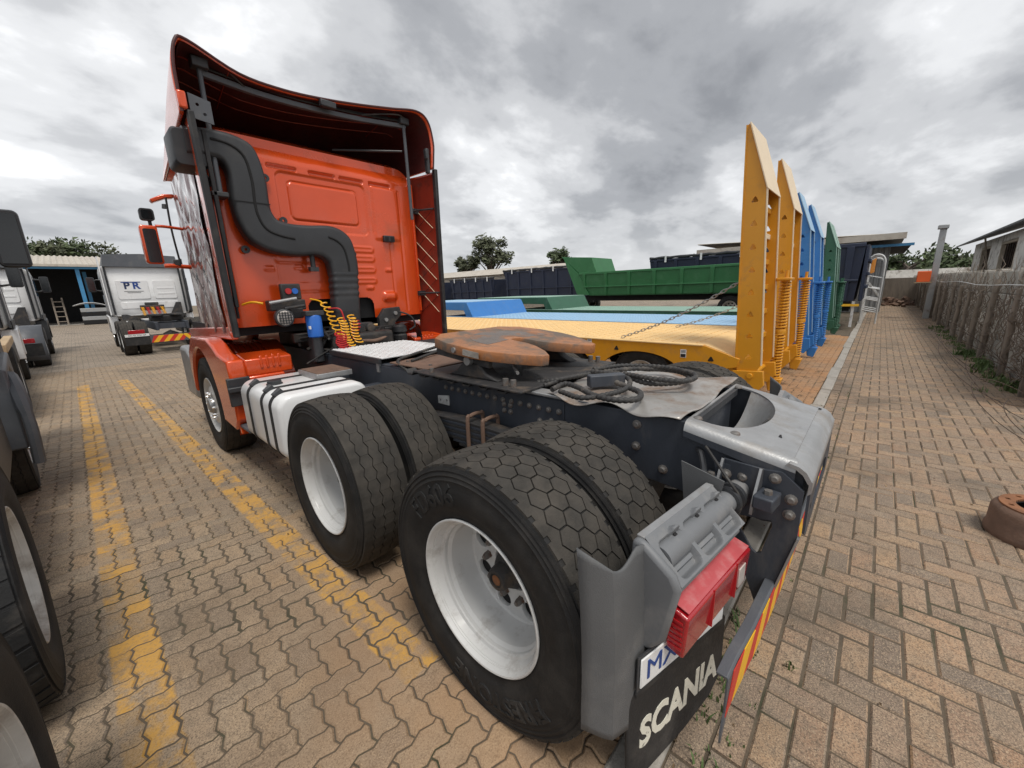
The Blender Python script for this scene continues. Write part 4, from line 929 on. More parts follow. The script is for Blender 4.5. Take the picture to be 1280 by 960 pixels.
# ---- roof deflector: an open shell seen from behind and below
EDGE = [(-1.19, 3.06, 3.0), (-1.19, 3.06, 3.14), (-1.185, 3.06, 3.32), (-1.15, 3.06, 3.47), (-1.07, 3.08, 3.505), (-.72, 3.19, 3.435), (-.36, 3.24, 3.44), (0.0, 3.25, 3.475), (.36, 3.23, 3.52), (.70, 3.17, 3.56), (.95, 3.08, 3.575), (1.08, 3.06, 3.50), (1.135, 3.06, 3.30), (1.125, 3.06, 3.14), (1.11, 3.06, 3.02)]
E_ = spline(EDGE, 5)
def deflector():
    n = len(E_)
    def sh(u, v):
        i = min(n-1, int(round(u*(n-1)))); x, y, z = E_[i]
        t = v; yy = y+(5.35-y)*t
        top = 3.52; hz_ = max(0, (z-3.02)/.52)
        zf = 3.0+.10*hz_*(1-t)
        zz = z*(1-t**1.5)+(2.98+.02*hz_)*t**1.5-.10*math.sin(math.pi*t)*hz_*0
        xx = x*(1-.14*t)
        return (xx, yy, zz)
    def inner(p): return (p[0]*.984, p[1], p[2]-.016*max(0, min(1, (p[2]-3.05)/.2)))
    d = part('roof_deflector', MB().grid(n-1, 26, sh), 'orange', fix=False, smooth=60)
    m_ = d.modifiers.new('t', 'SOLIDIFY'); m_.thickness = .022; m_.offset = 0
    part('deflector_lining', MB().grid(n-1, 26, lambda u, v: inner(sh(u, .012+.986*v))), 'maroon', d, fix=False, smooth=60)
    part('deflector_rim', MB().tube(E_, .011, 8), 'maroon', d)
    # stiffening lines under the shell
    for t, k0, k1 in ((.10, 14, 56), (.17, 14, 58), (.25, 14, 58)):
        pts = [tuple(np.array(sh(i/(n-1), t))+np.array([0, 0, -.016])) for i in range(k0, k1, 3)]
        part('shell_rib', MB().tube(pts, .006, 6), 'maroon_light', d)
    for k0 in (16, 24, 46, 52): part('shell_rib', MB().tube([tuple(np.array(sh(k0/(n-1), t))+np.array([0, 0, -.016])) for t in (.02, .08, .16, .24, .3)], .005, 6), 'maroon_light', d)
    for y in (3.30, ):
        a = [(-.98, 3.27, 3.385), (-.6, 3.31, 3.375), (-.2, 3.33, 3.385), (.25, 3.33, 3.41), (.6, 3.30, 3.435), (.90, 3.25, 3.455)]
        P = spline(a, 6); rg = [[(x, y_-.022, z-.022), (x, y_+.022, z-.022), (x, y_+.022, z+.022), (x, y_-.022, z+.022)] for x, y_, z in P]
        part('cross_bow', MB().loft(rg), 'grey_plastic', d, bevel=.004)
        part('bow_rubber', MB().tube([(x, y_-.01, z+.045) for x, y_, z in P], .010, 6), 'rubber_seal', d)
        part('bow_rubber', MB().tube([(x, y_+.005, z+.066) for x, y_, z in P], .007, 6), 'rubber_seal', d)
    part('stay_rod', MB().cyl((-.985, 3.25, 3.44), (-1.0, 3.25, 2.47), .019, 10), 'grey_plastic', d)
    part('stay_rod', MB().cyl((.875, 3.24, 3.49), (.885, 3.24, 2.47), .019, 10), 'grey_plastic', d)
    for a, b in (((-1.04, 3.19, 3.40), (-.93, 3.29, 3.47)), ((.82, 3.2, 3.46), (.93, 3.28, 3.53)), ((-1.07, 3.2, 2.46), (-.95, 3.36, 2.50))): part('stay_bracket', MB().box(a, b), 'black_plastic', d, bevel=.008)
    part('adjuster', plate([(-1.12, 3.00), (-1.12, 3.17), (-.98, 3.14), (-.98, 2.98)], [circ(-1.07, 3.10, .012, 8), circ(-1.03, 3.04, .012, 8)], 'y', 3.14, .012), 'grey_plastic', d)
    part('side_latch', MB().box((1.02, 3.05, 2.96), (1.06, 3.10, 3.22)).box((1.0, 3.03, 3.10), (1.03, 3.08, 3.20)), 'black_plastic', d, bevel=.008)
    part('hinge_strut', MB().cyl((.80, 3.20, 3.17), (.2, 3.62, 3.16), .012, 8), 'black_plastic', d)
    part('top_catch', MB().box((-.05, 3.21, 3.40), (.10, 3.27, 3.46)), 'black_plastic', d, bevel=.01)
    part('cable', MB().tube(spline([(-.96, 3.2, 3.46), (-.86, 3.21, 3.47), (-.75, 3.24, 3.42), (-.65, 3.3, 3.38)], 6), .008, 6), 'hose', d)
    part('cable', MB().tube(spline([(.86, 3.2, 3.52), (.78, 3.2, 3.53), (.6, 3.24, 3.50), (.4, 3.28, 3.45)], 6), .008, 6), 'hose', d)
    part('edge_trim', MB().box((-1.205, 3.04, 3.02), (-1.15, 3.09, 3.14)), 'orange', d, bevel=.012)
deflector()
# ---- air intake duct on the rear wall
def sweep(path, w, dp, r, yc, n=5):
    """rounded rectangular section (w in the X-Z plane, dp along Y) along a path in X-Z"""
    P = [np.array(p, float) for p in spline([(x, 0, z) for x, z in path], 8)]; rings = []
    W_ = np.interp(np.linspace(0, 1, len(P)), np.linspace(0, 1, len(w)), w) if isinstance(w, list) else [w]*len(P)
    for i, p in enumerate(P):
        t = P[min(i+1, len(P)-1)]-P[max(i-1, 0)]; t /= np.linalg.norm(t); nrm = np.array([t[2], 0, -t[0]])
        sec = rrect(-W_[i]/2, -dp/2, W_[i]/2, dp/2, r, n)
        rings.append([tuple(p+nrm*a+np.array([0, yc+b, 0])) for a, b in sec])
    return rings, P
def duct():
    PR_ = [((-1.18, 2.74), (-1.18, 2.96)), ((-1.02, 2.76), (-1.0, 2.98)), ((-.95, 2.74), (-.82, 2.97)), ((-.92, 2.66), (-.69, 2.90)), ((-.925, 2.54), (-.635, 2.68)), ((-.93, 2.44), (-.635, 2.46)), ((-.91, 2.27), (-.625, 2.38)), ((-.84, 2.12), (-.58, 2.32)), ((-.69, 2.04), (-.47, 2.30)), ((-.48, 2.01), (-.33, 2.30)), ((-.27, 2.02), (-.08, 2.31)), ((-.18, 1.97), (.08, 2.22)), ((-.16, 1.90), (.135, 2.02)), ((-.155, 1.84), (.14, 1.84))]
    LE = np.array(spline([(x, 0, z) for (x, z), _ in PR_], 8)); RE = np.array(spline([(x, 0, z) for _, (x, z) in PR_], 8)); rings = []
    for l, r in zip(LE, RE):
        c0 = (l+r)/2; w_ = np.linalg.norm(r-l); n_ = (r-l)/w_
        rings.append([tuple(c0+n_*p+np.array([0, 3.295+q, 0])) for p, q in rrect(-w_/2, -.085, w_/2, .085, .045, 6)])
    P = (LE+RE)/2
    d = part('air_duct', MB().loft(rings), 'black_plastic', smooth=60)
    n = len(P)
    for i0, i1, t0, t1 in ((8, 70, .62, .52), (80, n-2, .62, .60)):
        seg = [LE[i]+(RE[i]-LE[i])*(t0+(t1-t0)*(i-i0)/(i1-i0)) for i in range(i0, i1)]
        part('duct_groove', MB().tube([(p[0], 3.212, p[2]) for p in seg], .0125, 8), 'shade_dark', d)
    part('duct_joint', MB().box((-.925, 3.205, 2.440), (-.64, 3.2115, 2.447)), 'shade_dark', d)
    c = part('intake_cap', MB().loft([rrect2(-1.30, y, s) for y, s in ((3.22, .9), (3.24, 1.0), (3.48, 1.0), (3.52, .9))]), 'black_plastic', d, smooth=50)
    # bellows to the engine
    rg = []
    for k in range(25):
        z = 1.86-.40*k/24; s = 1+.035*math.sin(k*2*math.pi/4) if k < 17 else 1
        rg.append([(-.010-.025*k/24+a*s, 3.29+b*s, z) for a, b in rrect(-.142, -.085, .142, .085, .05, 5)])
    part('duct_bellows', MB().loft(rg), 'black_plastic', d, smooth=60)
    part('duct_foot', MB().loft([[(-.035+a*s, 3.29+b*s+dy, z) for a, b in rrect(-.138, -.085, .138, .085, .05, 5)] for z, s, dy in ((1.46, 1, 0), (1.36, 1.05, .02), (1.24, 1.25, .06))]), 'black_plastic', d, smooth=60)
    for x, z in ((-.60, 2.70), (-.50, 2.34), (-.86, 2.06), (.16, 2.06)):
        t = part('duct_tab', plate(circ(x, z, .035, 14), [circ(x, z, .012, 8)], 'y', 3.36, .02), 'black_plastic', d)
    part('drain_valve', MB().cyl((-.31, 3.29, 2.03), (-.31, 3.29, 1.90), .024, 12).box((-.35, 3.26, 1.87), (-.27, 3.32, 1.91)), 'black_plastic', d)
def rrect2(x, y, s): return [(x+.145+a*s, y, 2.80+b*s) for a, b in rrect(-.11, -.14, .11, .14, .04, 5)]
duct()
# ---- valve panel, lamp, filter, air coils
def clutter():
    v = part('valve_block', MB().box((-.78, 3.22, 1.50), (-.46, 3.36, 1.60)).box((-.66, 3.24, 1.60), (-.48, 3.30, 1.75)).box((-.62, 3.2, 1.42), (-.50, 3.32, 1.52)), 'cast_dark', bevel=.012)
    for x, m in ((-.60, 'coil_red'), (-.54, 'filter_blue')): part('coupling_socket', MB().cyl((x, 3.25, 1.68), (x, 3.225, 1.68), .028, 16), m, v)
    part('air_coupling', MB().cyl((-.80, 3.17, 1.575), (-.56, 3.17, 1.61), .016, 12), 'steel_galv', v)
    part('air_coupling', MB().cyl((-.68, 3.16, 1.52), (-.50, 3.16, 1.54), .014, 10), 'cast_dark', v)
    part('lead', MB().tube(spline([(-.98, 3.3, 1.57), (-.92, 3.22, 1.59), (-.85, 3.17, 1.575)], 6), .010, 8), 'coil_yellow', v)
    l = part('work_lamp', MB().lathe([(0, -.05), (.070, -.05), (.082, -.042), (.085, 0), (.06, .06), (0, .07)], (-.70, 3.17, 1.435), 'y', 28), 'black_plastic')
    part('lamp_lens', MB().lathe([(0, -.060), (.05, -.058), (.068, -.050)], (-.70, 3.17, 1.435), 'y', 24), 'lens_clear', l)
    for k in range(-2, 3):
        part('lamp_grille', MB().box((-.70-.06, 3.103, 1.435+k*.024-.003), (-.70+.06, 3.109, 1.435+k*.024+.003)).box((-.70+k*.024-.003, 3.103, 1.435-.06), (-.70+k*.024+.003, 3.109, 1.435+.06)), 'black_plastic', l)
    f = part('air_dryer', MB().lathe([(0, .0), (.06, .0), (.07, .01), (.07, .20), (.06, .215), (0, .215)], (-.475, 3.05, 1.235), 'z', 28), 'filter_blue')
    part('dryer_label', MB().grid(8, 2, lambda u, w: (-.475-.0708*math.cos(-.3+.9*u), 3.05-.0708*math.sin(-.3+.9*u+.6), 1.32+.03*w)), 'plate_white', f, fix=False)
    part('dryer_base', MB().cyl((-.475, 3.05, 1.0), (-.475, 3.05, 1.235), .05, 16), 'black_plastic', f)
    part('dryer_clamp', MB().box((-.56, 2.99, 1.445), (-.39, 3.12, 1.49)), 'black_plastic', f, bevel=.006)
    part('dryer_stay', MB().box((-.50, 3.06, .98), (-.45, 3.2, 1.46)), 'black_plastic', f)
    # hanging coiled air lines
    def coil(p0, p1, r, turns, m, sag=0):
        mb = MB(); p0, p1 = Vector(p0), Vector(p1); n = int(turns*12); pts = []
        for k in range(n+1):
            t = k/n; a = 2*math.pi*k/12; cpt = p0.lerp(p1, t)
            pts.append(cpt+Vector((r*math.cos(a)+.012*math.sin(t*7), r*.55*math.sin(a), r*.25*math.sin(a))))
        part('air_coil', mb.tube(pts, .0068, 6), m)
    coil((-.385, 3.0, 1.56), (-.25, 2.96, 1.20), .036, 8, 'coil_yellow'); coil((-.24, 2.99, 1.40), (-.20, 2.92, 1.13), .038, 10, 'coil_yellow')
    coil((-.12, 3.02, 1.42), (-.10, 2.95, 1.15), .038, 9, 'coil_yellow'); coil((-.30, 2.93, 1.26), (-.28, 2.90, 1.12), .050, 7, 'coil_red'); coil((-.07, 3.02, 1.36), (-.12, 2.96, 1.18), .036, 6, 'coil_red')
    part('lead', MB().tube(spline([(-.30, 3.1, 1.50), (-.22, 3.02, 1.49), (-.20, 2.99, 1.38)], 6), .008, 6), 'coil_red')
    part('lead', MB().tube(spline([(-.44, 3.15, 1.60), (-.40, 3.05, 1.58), (-.385, 3.0, 1.55)], 6), .008, 6), 'coil_yellow')
    part('gladhand', MB().lathe([(0, -.04), (.05, -.04), (.055, .02), (0, .03)], (.12, 3.1, 1.27), 'y', 18).box((.0, 3.1, 1.2), (.16, 3.2, 1.33)), 'cast_dark', bevel=.008)
    part('pipe', MB().tube(spline([(.25, 3.0, 1.17), (.1, 2.98, 1.14), (-.05, 3.0, 1.16), (-.2, 3.05, 1.2)], 8), .02, 10), 'rust_brown')
    # loose pipes and cables behind the engine
    for k in range(11):
        a = (random.uniform(-.75, .6), 3.15+random.uniform(-.1, .1), random.uniform(1.0, 1.28)); b = (random.uniform(-.75, .6), 3.1+random.uniform(-.15, .1), random.uniform(.95, 1.3))
        mid_ = [(x+y)/2+random.uniform(-.08, .08) for x, y in zip(a, b)]
        part('engine_pipe', MB().tube(spline([a, mid_, b], 8), random.uniform(.008, .02), 8), random.choice(['grease_black', 'hose', 'cast_dark']))
clutter()
# ---- mirrors and visor on the cab's left side
def mirror():
    y = 4.95
    m = part('mirror', MB().loft([[(-1.315+a*s, yy, 2.225+b*s) for a, b in rrect(-.075, -.20, .075, .20, .03, 5)] for yy, s in ((y-.03, .94), (y-.02, 1), (y+.09, .95), (y+.13, .7))]), 'orange', smooth=50)
    part('mirror_glass', MB().loft([[(-1.312+a, yy, 2.215+b) for a, b in rrect(-.055, -.175, .055, .175, .02, 4)] for yy in (y-.034, y-.029)]), 'dark_glass', m)
    for z, r in ((2.425, .016), (2.01, .024)): part('mirror_arm', MB().tube(spline([(-1.25, y, z), (-1.16, y, z), (-.97, y+.05, z-.01)], 5), r, 8), 'orange', m)
    part('mirror_pivot', MB().box((-1.16, y-.02, 2.01), (-1.10, y+.05, 2.08)), 'black_plastic', m, bevel=.01)
    s = part('wide_mirror', MB().loft([[(-1.30+a*q, yy, 2.535+b*q) for a, b in rrect(-.062, -.062, .062, .062, .03, 5)] for yy, q in ((y-.03, .95), (y-.02, 1), (y+.05, .95), (y+.08, .6))]).cyl((-1.285, y+.01, 2.41), (-1.285, y+.01, 2.48), .016, 8), 'black_plastic', smooth=50)
    part('mirror_glass', MB().loft([[(-1.30+a, yy, 2.535+b) for a, b in rrect(-.045, -.045, .045, .045, .02, 4)] for yy in (y-.036, y-.031)]), 'dark_glass', s)
    part('sun_visor', MB().prism([(-1.20, 2.70), (-1.22, 2.735), (-1.10, 2.80), (-1.0, 2.815), (-1.0, 2.775), (-1.08, 2.76)], 'y', 5.15, 5.25), 'orange', bevel=.01)
    part('grab_rail', MB().tube(spline([(-1.09, 5.05, 2.75), (-1.10, 5.05, 2.4), (-1.085, 5.05, 2.0)], 6), .010, 8), 'rubber_seal')
    part('antenna_foot', MB().lathe([(0, .05), (.02, .045), (.028, 0)], (-1.11, 5.1, 2.64), 'z', 12), 'black_plastic')
mirror()
# ---- rear left mudguard carrier, tail lamp, plate, flap
MG = rot('Z', -7, (-.50, -.655, 0)); MF = rot('Z', -14, (-.50, -.655, 0))     # the assembly is knocked forward at its outer end
def carrier(sx):
    Mx = MG if sx < 0 else Matrix.Scale(-1, 4, (1, 0, 0))@rot('Z', -4, (-.50, -.655, 0))
    def P(name, mb, m, par=None, **k): return part(name, mb.xf(Mx), m, par, **k)
    Mf = MF if sx < 0 else Matrix.Scale(-1, 4, (1, 0, 0))@rot('Z', -6, (-.50, -.655, 0))
    def PF(name, mb, m, par=None, **k): return part(name, mb.xf(Mf), m, par, **k)
    # bracket fins on the rail
    b = P('guard_bracket', MB().prism([(-.43, .80), (-.505, .80), (-.50, .835), (-.445, .955), (-.43, .955)], 'y', -.735, -.727).prism([(-.43, .80), (-.505, .80), (-.50, .835), (-.445, .955), (-.43, .955)], 'y', -.603, -.595).box((-.434, -.735, .80), (-.424, -.595, .955)), 'frame_grey', bevel=.0015)
    for y0 in (-.7355, -.6035): P('fin_edge', MB().add([(-.507, y0, .80), (-.502, y0, .838), (-.446, y0, .960), (-.441, y0, .957), (-.497, y0, .834), (-.501, y0, .80), (-.507, y0+.009, .80), (-.502, y0+.009, .838), (-.446, y0+.009, .960), (-.441, y0+.009, .957), (-.497, y0+.009, .834), (-.501, y0+.009, .80)], [(0, 1, 2, 3, 4, 5), (11, 10, 9, 8, 7, 6)]+[(i, 6+i, 6+(i+1) % 6, (i+1) % 6) for i in range(6)]), 'steel_galv', b, smooth=0)
    for a_, b_ in (((-.52, -.80, .835), (-.425, -.735, .885)), ((-.52, -.60, .845), (-.425, -.545, .89))): P('clamp_block', MB().box(a_, b_), 'frame_grey', b, bevel=.006)
    for y in (-.77, -.572): P('clamp_bolt', MB().cyl((-.475, y, .885), (-.475, y, .90), .014, 6), 'bolt', b)
    P('guard_tube', MB().cyl((-.42, -.662, .845), (-1.02, -.662, .845), .040, 24), 'tray_grey', b)
    for x in (-.505, -.55): P('tube_collar', MB().lathe([(.041, -.012), (.052, -.01), (.052, .01), (.041, .012)], (x, -.662, .845), 'x', 24), 'black_plastic', b)
    # tray with three recesses
    tr = P('carrier_tray', MB().prism([(-.605, .86), (-.612, .872), (-.64, .866), (-.675, .846), (-.728, .79), (-.735, .78), (-.733, .775), (-.66, .71), (-.61, .74)], 'x', -.60, -1.055), 'tray_grey', bevel=.012, seg=3)
    def ttop(u, v):
        x = -.605-.445*u; s_ = .155*v; h = 0
        for k in range(3):
            xc = -.672-.145*k
            d = sd_rr(x, s_, xc-.060, .035, xc+.060, .145, .018); h -= .024*sstep(.004, -.006, d)
            d = sd_rr(x, s_, xc+.004, .02, xc+.054, .085, .024); h += .020*sstep(.003, -.004, d)
            d = sd_rr(x, s_, xc-.056, .105, xc+.05, .122, .006); h += .013*sstep(.003, -.003, d)
        return (x, -.630-.118*v-h*.62*-1*-1, .915-.098*v+h*.78)
    P('tray_top', MB().grid(150, 56, ttop), 'tray_grey', tr, fix=False, smooth=40)
    P('tray_rail', MB().box((-1.05, -.632, .898), (-.595, -.604, .914)), 'steel_galv', tr, bevel=.003)
    for k in range(3):
        x = -.66-.145*k; A = Matrix.Translation((0, -.028, -.022))@rot('X', 36, (x, -.66, .89))
        if 0: P('tray_pocket', MB().prism(rrect(x-.058, -.700, x+.058, -.625, .02, 4), 'z', .892, .903).xf(A), 'tray_grey', tr, bevel=.004)
        if 0: P('pocket_tab', MB().prism(rrect(x+.0, -.695, x+.05, -.615, .018, 4), 'z', .9025, .912).xf(A), 'steel_galv', tr, bevel=.003)
        P('pocket_hole', MB().lathe([(0, .0008), (.009, .0008), (.009, -.003)], (x+.017, -.664, .886), 'z', 10).xf(rot('X', 38, (x, -.664, .886))), 'shade_dark', tr)
        if 0: P('pocket_bar', MB().box((x-.05, -.70, .903), (x-.005, -.675, .913)).xf(A), 'tray_grey', tr, bevel=.003)
    P('tray_end', MB().prism([(-.60, .905), (-.63, .912), (-.73, .85), (-.75, .81), (-.715, .62), (-.67, .56), (-.61, .56), (-.60, .62)], 'x', -1.04, -1.072), 'tray_grey', tr, bevel=.014, seg=3)
    # back flap of the tray towards the rail
    P('splash_fin', MB().prism([(-.50, .96), (-.66, .93), (-.64, .82), (-.52, .80)], 'x', -.575, -.580), 'guard_grey', tr)
    # curved guard panel behind the tyres
    def guard(u, v):
        z = .955-.60*v; x = -1.254+.262*u
        y = -.470-.02*math.sin(min(1, v*1.15)*math.pi*.62)-.072*min(1, u/.14)-.035*u
        if v < .12: z -= .055*math.sin(math.pi*min(1, u*1.7))*(1-v/.12)
        return (x, y, z-.11*u*v-.07*u*(1-v))
    gM = Matrix.Identity(4) if sx < 0 else Matrix.Scale(-1, 4, (1, 0, 0))
    gp = part('guard_panel', MB().grid(18, 24, guard).xf(gM), 'guard_grey', fix=False); m_ = gp.modifiers.new('t', 'SOLIDIFY'); m_.thickness = .006; m_.offset = 0
    # tail lamp
    lm = P('tail_lamp', MB().box((-1.005, -.690, .56), (-.545, -.625, .70)), 'black_plastic', bevel=.012)
    P('lamp_housing', MB().prism([(-.615, .58), (-.615, .715), (-.65, .725), (-.688, .705), (-.688, .57)], 'x', -.54, -1.01), 'tray_grey', lm, bevel=.01)
    P('lamp_lens', MB().prism([(-.692, .556), (-.692, .706), (-.704, .703), (-.757, .690), (-.748, .545)], 'x', -.538, -1.012), 'lens_red', lm, bevel=.008, seg=3)
    P('lens_top', MB().box((-1.0, -.752, .0), (-.55, -.70, .0022), Matrix.Translation((0, 0, .7065))@Matrix.Translation((0, -.726, 0))@Matrix.Rotation(math.radians(13.5), 4, 'X')@Matrix.Translation((0, .726, 0))), 'lens_faded', lm)
    for k in range(6): P('lens_rib', MB().box((-1.0145, -.742+.0, .572+.018*k), (-1.011, -.70, .580+.018*k)), 'coil_red', lm)
    for x in (-.66, -.84): P('lens_divider', MB().box((x-.0015, -.7585, .555), (x+.0015, -.745, .69)), 'coil_red', lm)
    for x in (): P('lens_divider', MB().box((x-.002, -.7560, .556), (x+.002, -.693, .7045)), 'coil_red', lm)
    P('reverse_lens', MB().box((-.63, -.757, .575), (-.575, -.750, .65)), 'lens_clear', lm, bevel=.002)
    for x in (-.57, -.75, -.93): P('lamp_clip', MB().box((x-.012, -.68, .705), (x+.012, -.66, .722)), 'steel_galv' if x > -.7 else 'black_plastic', lm)
    P('lamp_cable', MB().tube(spline([(-.555, -.66, .70), (-.535, -.70, .80), (-.53, -.70, .86), (-.55, -.66, .93), (-.44, -.53, .985)], 8), .006, 6), 'hose', lm)
    # number plate below the lamp and the rubber flap
    fl = PF('mud_flap', MB().prism([(-1.12, .03), (-1.14, .40), (-1.11, .435), (-.64, .45), (-.60, .42), (-.59, .16), (-.66, .09), (-.82, .05)], 'y', -.735, -.722), 'flap_black', bevel=.005)
    PF('flap_ridge', MB().box((-1.11, -.742, .41), (-.63, -.73, .435)), 'flap_black', fl, bevel=.005)
    PF('flap_hanger', MB().box((-1.0, -.72, .43), (-.70, -.705, .60)), 'black_plastic', fl)
    if sx < 0:
        npl = PF('number_plate', MB().box((-1.105, -.752, .455), (-.66, -.746, .56)), 'plate_white', bevel=.003)
        tx = text2d('MXS 0', .098, .002); tx.v = [(-.945+x*1.05, -.7535-z, .508+y) for x, y, z in tx.v]
        PF('plate_text', tx, 'print_blue', npl, smooth=0)
        PF('plate_frame', MB().box((-1.115, -.746, .445), (-.65, -.742, .57)), 'black_plastic', npl)
    tx = text2d('SCANIA', .128, .002, .0045); k_ = .40/max(1e-6, max(v[0] for v in tx.v)-min(v[0] for v in tx.v))
    tx.v = [(-.855+x*k_*1.12*(1 if sx < 0 else -1), -.7365-z, .225+y*1.25) for x, y, z in tx.v]
    PF('flap_text', tx, 'letter_white', fl, smooth=0)
carrier(-1); carrier(1)
# triangular struts down to the underrun bar
for sx in (-1, 1):
    out = [(-.575, .93), (-.80, .955), (-.868, .90), (-.868, .72), (-.80, .395), (-.765, .385), (-.60, .80)]
    win = [(-.655, .735), (-.785, .755), (-.79, .735), (-.765, .61), (-.75, .60), (-.735, .61)]
    part('tail_strut', plate(out, [win], 'x', sx*.425, .010, .001), 'frame_grey')
    part('strut_edge', MB().prism([(-.868, .72), (-.80, .395), (-.808, .392), (-.876, .72)], 'x', sx*.445, sx*.418), 'steel_galv')
    for y, z in ((-.62, .895), (-.68, .90), (-.78, .925), (-.835, .86), (-.835, .80)): link('strut_bolt', LIB['bolt_head'], T, Vector((sx*.431, y, z))-WL[T.name], 0 if sx < 0 else math.pi).scale = (1.4, 1.2, 1.2)
# underrun bar with chevron board, nearest end bent down
def chevrons(parent, p0, p1, z0, z1, n, M=None, flip=True, th=.006, name='chevron'):
    """alternating slanted blocks along a board from p0 to p1 (x, y), each a thin piece standing proud of the board"""
    p0, p1 = Vector((*p0, 0)), Vector((*p1, 0)); d = (p1-p0); L_ = d.length; d.normalize(); nr = Vector((d.y, -d.x, 0)); h = z1-z0
    w = L_/n
    for k in range(n):
        s = 1 if (k < n/2) == flip else -1
        a0 = k*w; sl = h*.8*s
        q = [(max(0, min(L_, a0-sl/2)), z0), (max(0, min(L_, a0+w-sl/2)), z0), (max(0, min(L_, a0+w+sl/2)), z1), (max(0, min(L_, a0+sl/2)), z1)]
        if k == 0 or k == n-1 or abs(k-n/2) < 1: pass
        vs = []
        for off in (0.0015, th*.5+(k % 2)*.0008):
            for a, z in q:
                b = p0+d*a+nr*off; vs.append((b.x, b.y, z))
        mb = MB(); mb.add(vs, [(0, 1, 2, 3), (7, 6, 5, 4), (0, 4, 5, 1), (1, 5, 6, 2), (2, 6, 7, 3), (3, 7, 4, 0)])
        if M is not None: mb.xf(M)
        obj(name, mb, 'chev_red' if k % 2 == 0 else 'chev_yellow', parent, smooth=0)
def bumper():
    B_ = [(-.93, -.792), (-.84, -.797), (-.70, -.812), (-.35, -.828), (1.12, -.858)]
    mb = MB(); rings = []
    top = [.475, .485, .50, .505, .53]; bot = [.325, .345, .365, .38, .41]
    for (x, y), a, b in zip(B_, top, bot): rings.append([(x, y, b), (x, y, a), (x, y+.005, a+.006), (x, y+.035, a+.006), (x, y+.035, a-.002), (x, y+.006, a-.002), (x, y+.006, b)])
    bp = part('underrun_bar', MB().loft(rings), 'grey_plastic', bevel=.0015)
    part('bar_tip', MB().prism([(-.93, .345), (-.90, .38), (-.905, .30), (-.95, .25), (-.955, .30)], 'y', -.787, -.793), 'grey_plastic', bp)
    n = 22
    Xs = [p[0] for p in B_]; Ys = [p[1] for p in B_]
    for k in range(n):
        x0 = -.925+2.03*k/n; x1 = -.925+2.03*(k+1)/n; s = .04 if k < n/2 else -.04
        q = []
        for x, lo in ((x0-s, 1), (x1-s, 1), (x1+s, 0), (x0+s, 0)):
            x = min(1.11, max(-.928, x)); y = np.interp(x, Xs, Ys); z = np.interp(x, Xs, bot)+.006 if lo else np.interp(x, Xs, top)-.008
            q.append((x, y, z))
        pr = .0015+(k % 2)*.0006
        mb = MB(); mb.add([(x, y-.0004, z) for x, y, z in q]+[(x, y-pr-.001, z) for x, y, z in q], [(0, 1, 2, 3), (7, 6, 5, 4), (0, 4, 5, 1), (1, 5, 6, 2), (2, 6, 7, 3), (3, 7, 4, 0)])
        part('chevron', mb, 'chev_red' if k % 2 == 0 else 'chev_yellow', bp, smooth=0)
bumper()
part('eyelet_cable', MB().tube(spline([(-.395, -.50, .955), (-.42, -.52, .95), (-.45, -.54, .92), (-.50, -.56, .90)], 8), .012, 8), 'black_plastic')
# ------------------------------------------------------------------ brake drum on the path
D = thing('brake_drum', (1.74, -1.90, 0), 'rusty brown brake drum lying open end down on the brick path', 'brake drum')
obj('drum_shell', MB().lathe([(.200, .005), (.207, .0), (.222, .0), (.226, .012), (.226, .035), (.218, .05), (.216, .165), (.205, .19), (.185, .205)], (1.74, -1.90, 0), 'z', 72), 'rust_brown', D, smooth=30)
obj('drum_face', plate(circ(0, 0, .188, 64), [circ(0, 0, .118, 40)]+[circ(.152*math.cos(a), .152*math.sin(a), .013, 12) for a in [2*math.pi*k/10 for k in range(10)]], 'z', .203, .014, .002).xf(Matrix.Translation((1.74, -1.90, 0))), 'rust', D)
obj('drum_bore', MB().lathe([(.118, .205), (.118, .185), (.185, .180), (.196, .16), (.200, .005)], (1.74, -1.90, 0), 'z', 48), 'shade_dark', D)

